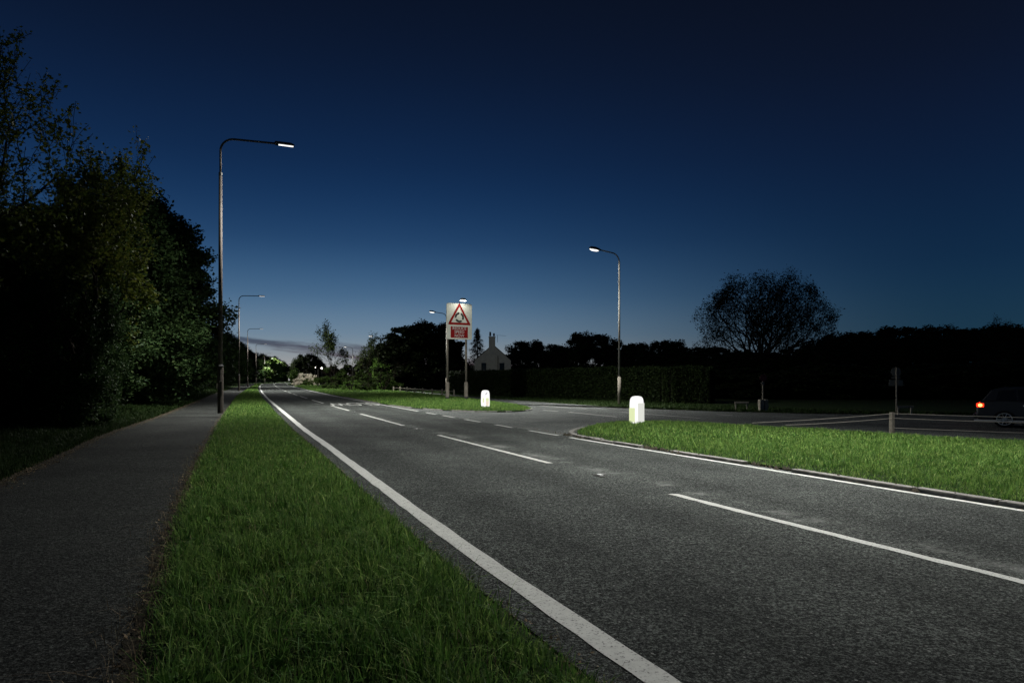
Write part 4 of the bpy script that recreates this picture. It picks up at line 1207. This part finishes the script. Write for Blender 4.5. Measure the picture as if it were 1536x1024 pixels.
# ------------------------------------------------------------------ sky
wd = bpy.data.worlds.new('World'); bpy.context.scene.world = wd; wd.use_nodes = True
nt = wd.node_tree; nt.nodes.clear()
out = N(nt, 'ShaderNodeOutputWorld'); bg = N(nt, 'ShaderNodeBackground'); nt.links.new(bg.outputs[0], out.inputs[0])
tc = N(nt, 'ShaderNodeTexCoord').outputs['Generated']
sp = N(nt, 'ShaderNodeSeparateXYZ'); nt.links.new(tc, sp.inputs[0]); X, Y, Z = sp.outputs
hyp = math_n(nt, 'SQRT', math_n(nt, 'ADD', math_n(nt, 'MULTIPLY', X, X), math_n(nt, 'MULTIPLY', Y, Y)))
tan = math_n(nt, 'DIVIDE', Z, math_n(nt, 'MAXIMUM', hyp, .01))
fac = math_n(nt, 'MULTIPLY', tan, 1.0)
def lin(c): return [((x / 255 + .055) / 1.055) ** 2.4 if x > 10 else x / 255 / 12.92 for x in c]
left = ramp(nt, fac, interp='B_SPLINE', stops=[(0, lin((178, 172, 166))), (.035, lin((134, 143, 150))), (.065, lin((110, 135, 156))), (.12, lin((67, 104, 139))), (.20, lin((27, 61, 102))), (.31, lin((15, 39, 74))), (.45, lin((11, 24, 48))), (.60, lin((9, 17, 33)))])
right = ramp(nt, fac, interp='B_SPLINE', stops=[(0, lin((32, 56, 66))), (.07, lin((26, 55, 76))), (.15, lin((15, 42, 71))), (.28, lin((12, 28, 56))), (.42, lin((12, 20, 38))), (.60, lin((9, 14, 26)))])
az = N(nt, 'ShaderNodeMath', operation='ARCTAN2'); nt.links.new(X, az.inputs[0]); nt.links.new(Y, az.inputs[1])
azf = N(nt, 'ShaderNodeMapRange', interpolation_type='SMOOTHSTEP'); nt.links.new(az.outputs[0], azf.inputs[0]); azf.inputs[1].default_value = -.22; azf.inputs[2].default_value = .60
col = mixc(nt, azf.outputs[0], left, right)
# thin dusk clouds low in the west
u = math_n(nt, 'DIVIDE', X, math_n(nt, 'MAXIMUM', Y, .05))
mid = math_n(nt, 'ADD', math_n(nt, 'MULTIPLY', u, -.095), .0165)      # height of the cloud bank
cv = N(nt, 'ShaderNodeCombineXYZ'); nt.links.new(math_n(nt, 'MULTIPLY', u, 3.0), cv.inputs[0]); nt.links.new(math_n(nt, 'MULTIPLY', math_n(nt, 'ADD', tan, math_n(nt, 'MULTIPLY', u, .095)), 55), cv.inputs[1])
nz = noise(nt, 1.6, 6, .65, cv.outputs[0])
dist = math_n(nt, 'ABSOLUTE', math_n(nt, 'SUBTRACT', tan, mid))
wdt = N(nt, 'ShaderNodeMapRange'); nt.links.new(u, wdt.inputs[0]); wdt.inputs[1].default_value = -.42; wdt.inputs[2].default_value = -.25; wdt.inputs[3].default_value = .006; wdt.inputs[4].default_value = .0125
env = math_n(nt, 'SUBTRACT', 1.0, math_n(nt, 'DIVIDE', dist, wdt.outputs[0]))
cl = math_n(nt, 'ADD', env, math_n(nt, 'MULTIPLY', math_n(nt, 'SUBTRACT', nz, .52), 4.2))
clm = N(nt, 'ShaderNodeMapRange', interpolation_type='SMOOTHSTEP'); nt.links.new(cl, clm.inputs[0]); clm.inputs[1].default_value = .0; clm.inputs[2].default_value = .9
gate = math_n(nt, 'MULTIPLY', clm.outputs[0], math_n(nt, 'LESS_THAN', u, .1))
gate = math_n(nt, 'MULTIPLY', gate, math_n(nt, 'GREATER_THAN', Y, 0))
gate = math_n(nt, 'MULTIPLY', gate, .95)
col = mixc(nt, gate, col, ramp(nt, fac, [(.01, lin((104, 88, 92))), (.035, lin((82, 74, 84))), (.06, lin((66, 82, 100)))]))
# a handful of stars
vo = N(nt, 'ShaderNodeTexVoronoi'); vo.inputs['Scale'].default_value = 60; nt.links.new(tc, vo.inputs['Vector'])
sc_ = N(nt, 'ShaderNodeSeparateColor'); nt.links.new(vo.outputs['Color'], sc_.inputs[0])
st = math_n(nt, 'MULTIPLY', math_n(nt, 'LESS_THAN', vo.outputs['Distance'], .035), math_n(nt, 'GREATER_THAN', sc_.outputs[0], .975))
st = math_n(nt, 'MULTIPLY', st, math_n(nt, 'GREATER_THAN', tan, .2))
col = mixc(nt, math_n(nt, 'MULTIPLY', st, .12), col, (.5, .6, .8))
nt.links.new(col, bg.inputs[0]); bg.inputs[1].default_value = 1.0

# ------------------------------------------------------------------ camera
cd = bpy.data.cameras.new('camera'); cam = bpy.data.objects.new('camera', cd); C.objects.link(cam)
cam.location = (0, 0, CAM_H); cam.rotation_euler = (R(90), 0, 0)
cd.lens = 24; cd.sensor_width = 36; cd.shift_y = 57 / 1536; cd.clip_end = 6000; cd.clip_start = .05
sc = bpy.context.scene; sc.camera = cam
sc.view_settings.view_transform = 'Standard'; sc.view_settings.look = 'None'; sc.view_settings.exposure = 0; sc.view_settings.gamma = 1
sc.render.engine = 'CYCLES'
sc.cycles.max_bounces = 5; sc.cycles.diffuse_bounces = 2; sc.cycles.glossy_bounces = 2; sc.cycles.transmission_bounces = 2
sc.cycles.use_denoising = True; sc.cycles.sample_clamp_indirect = 3
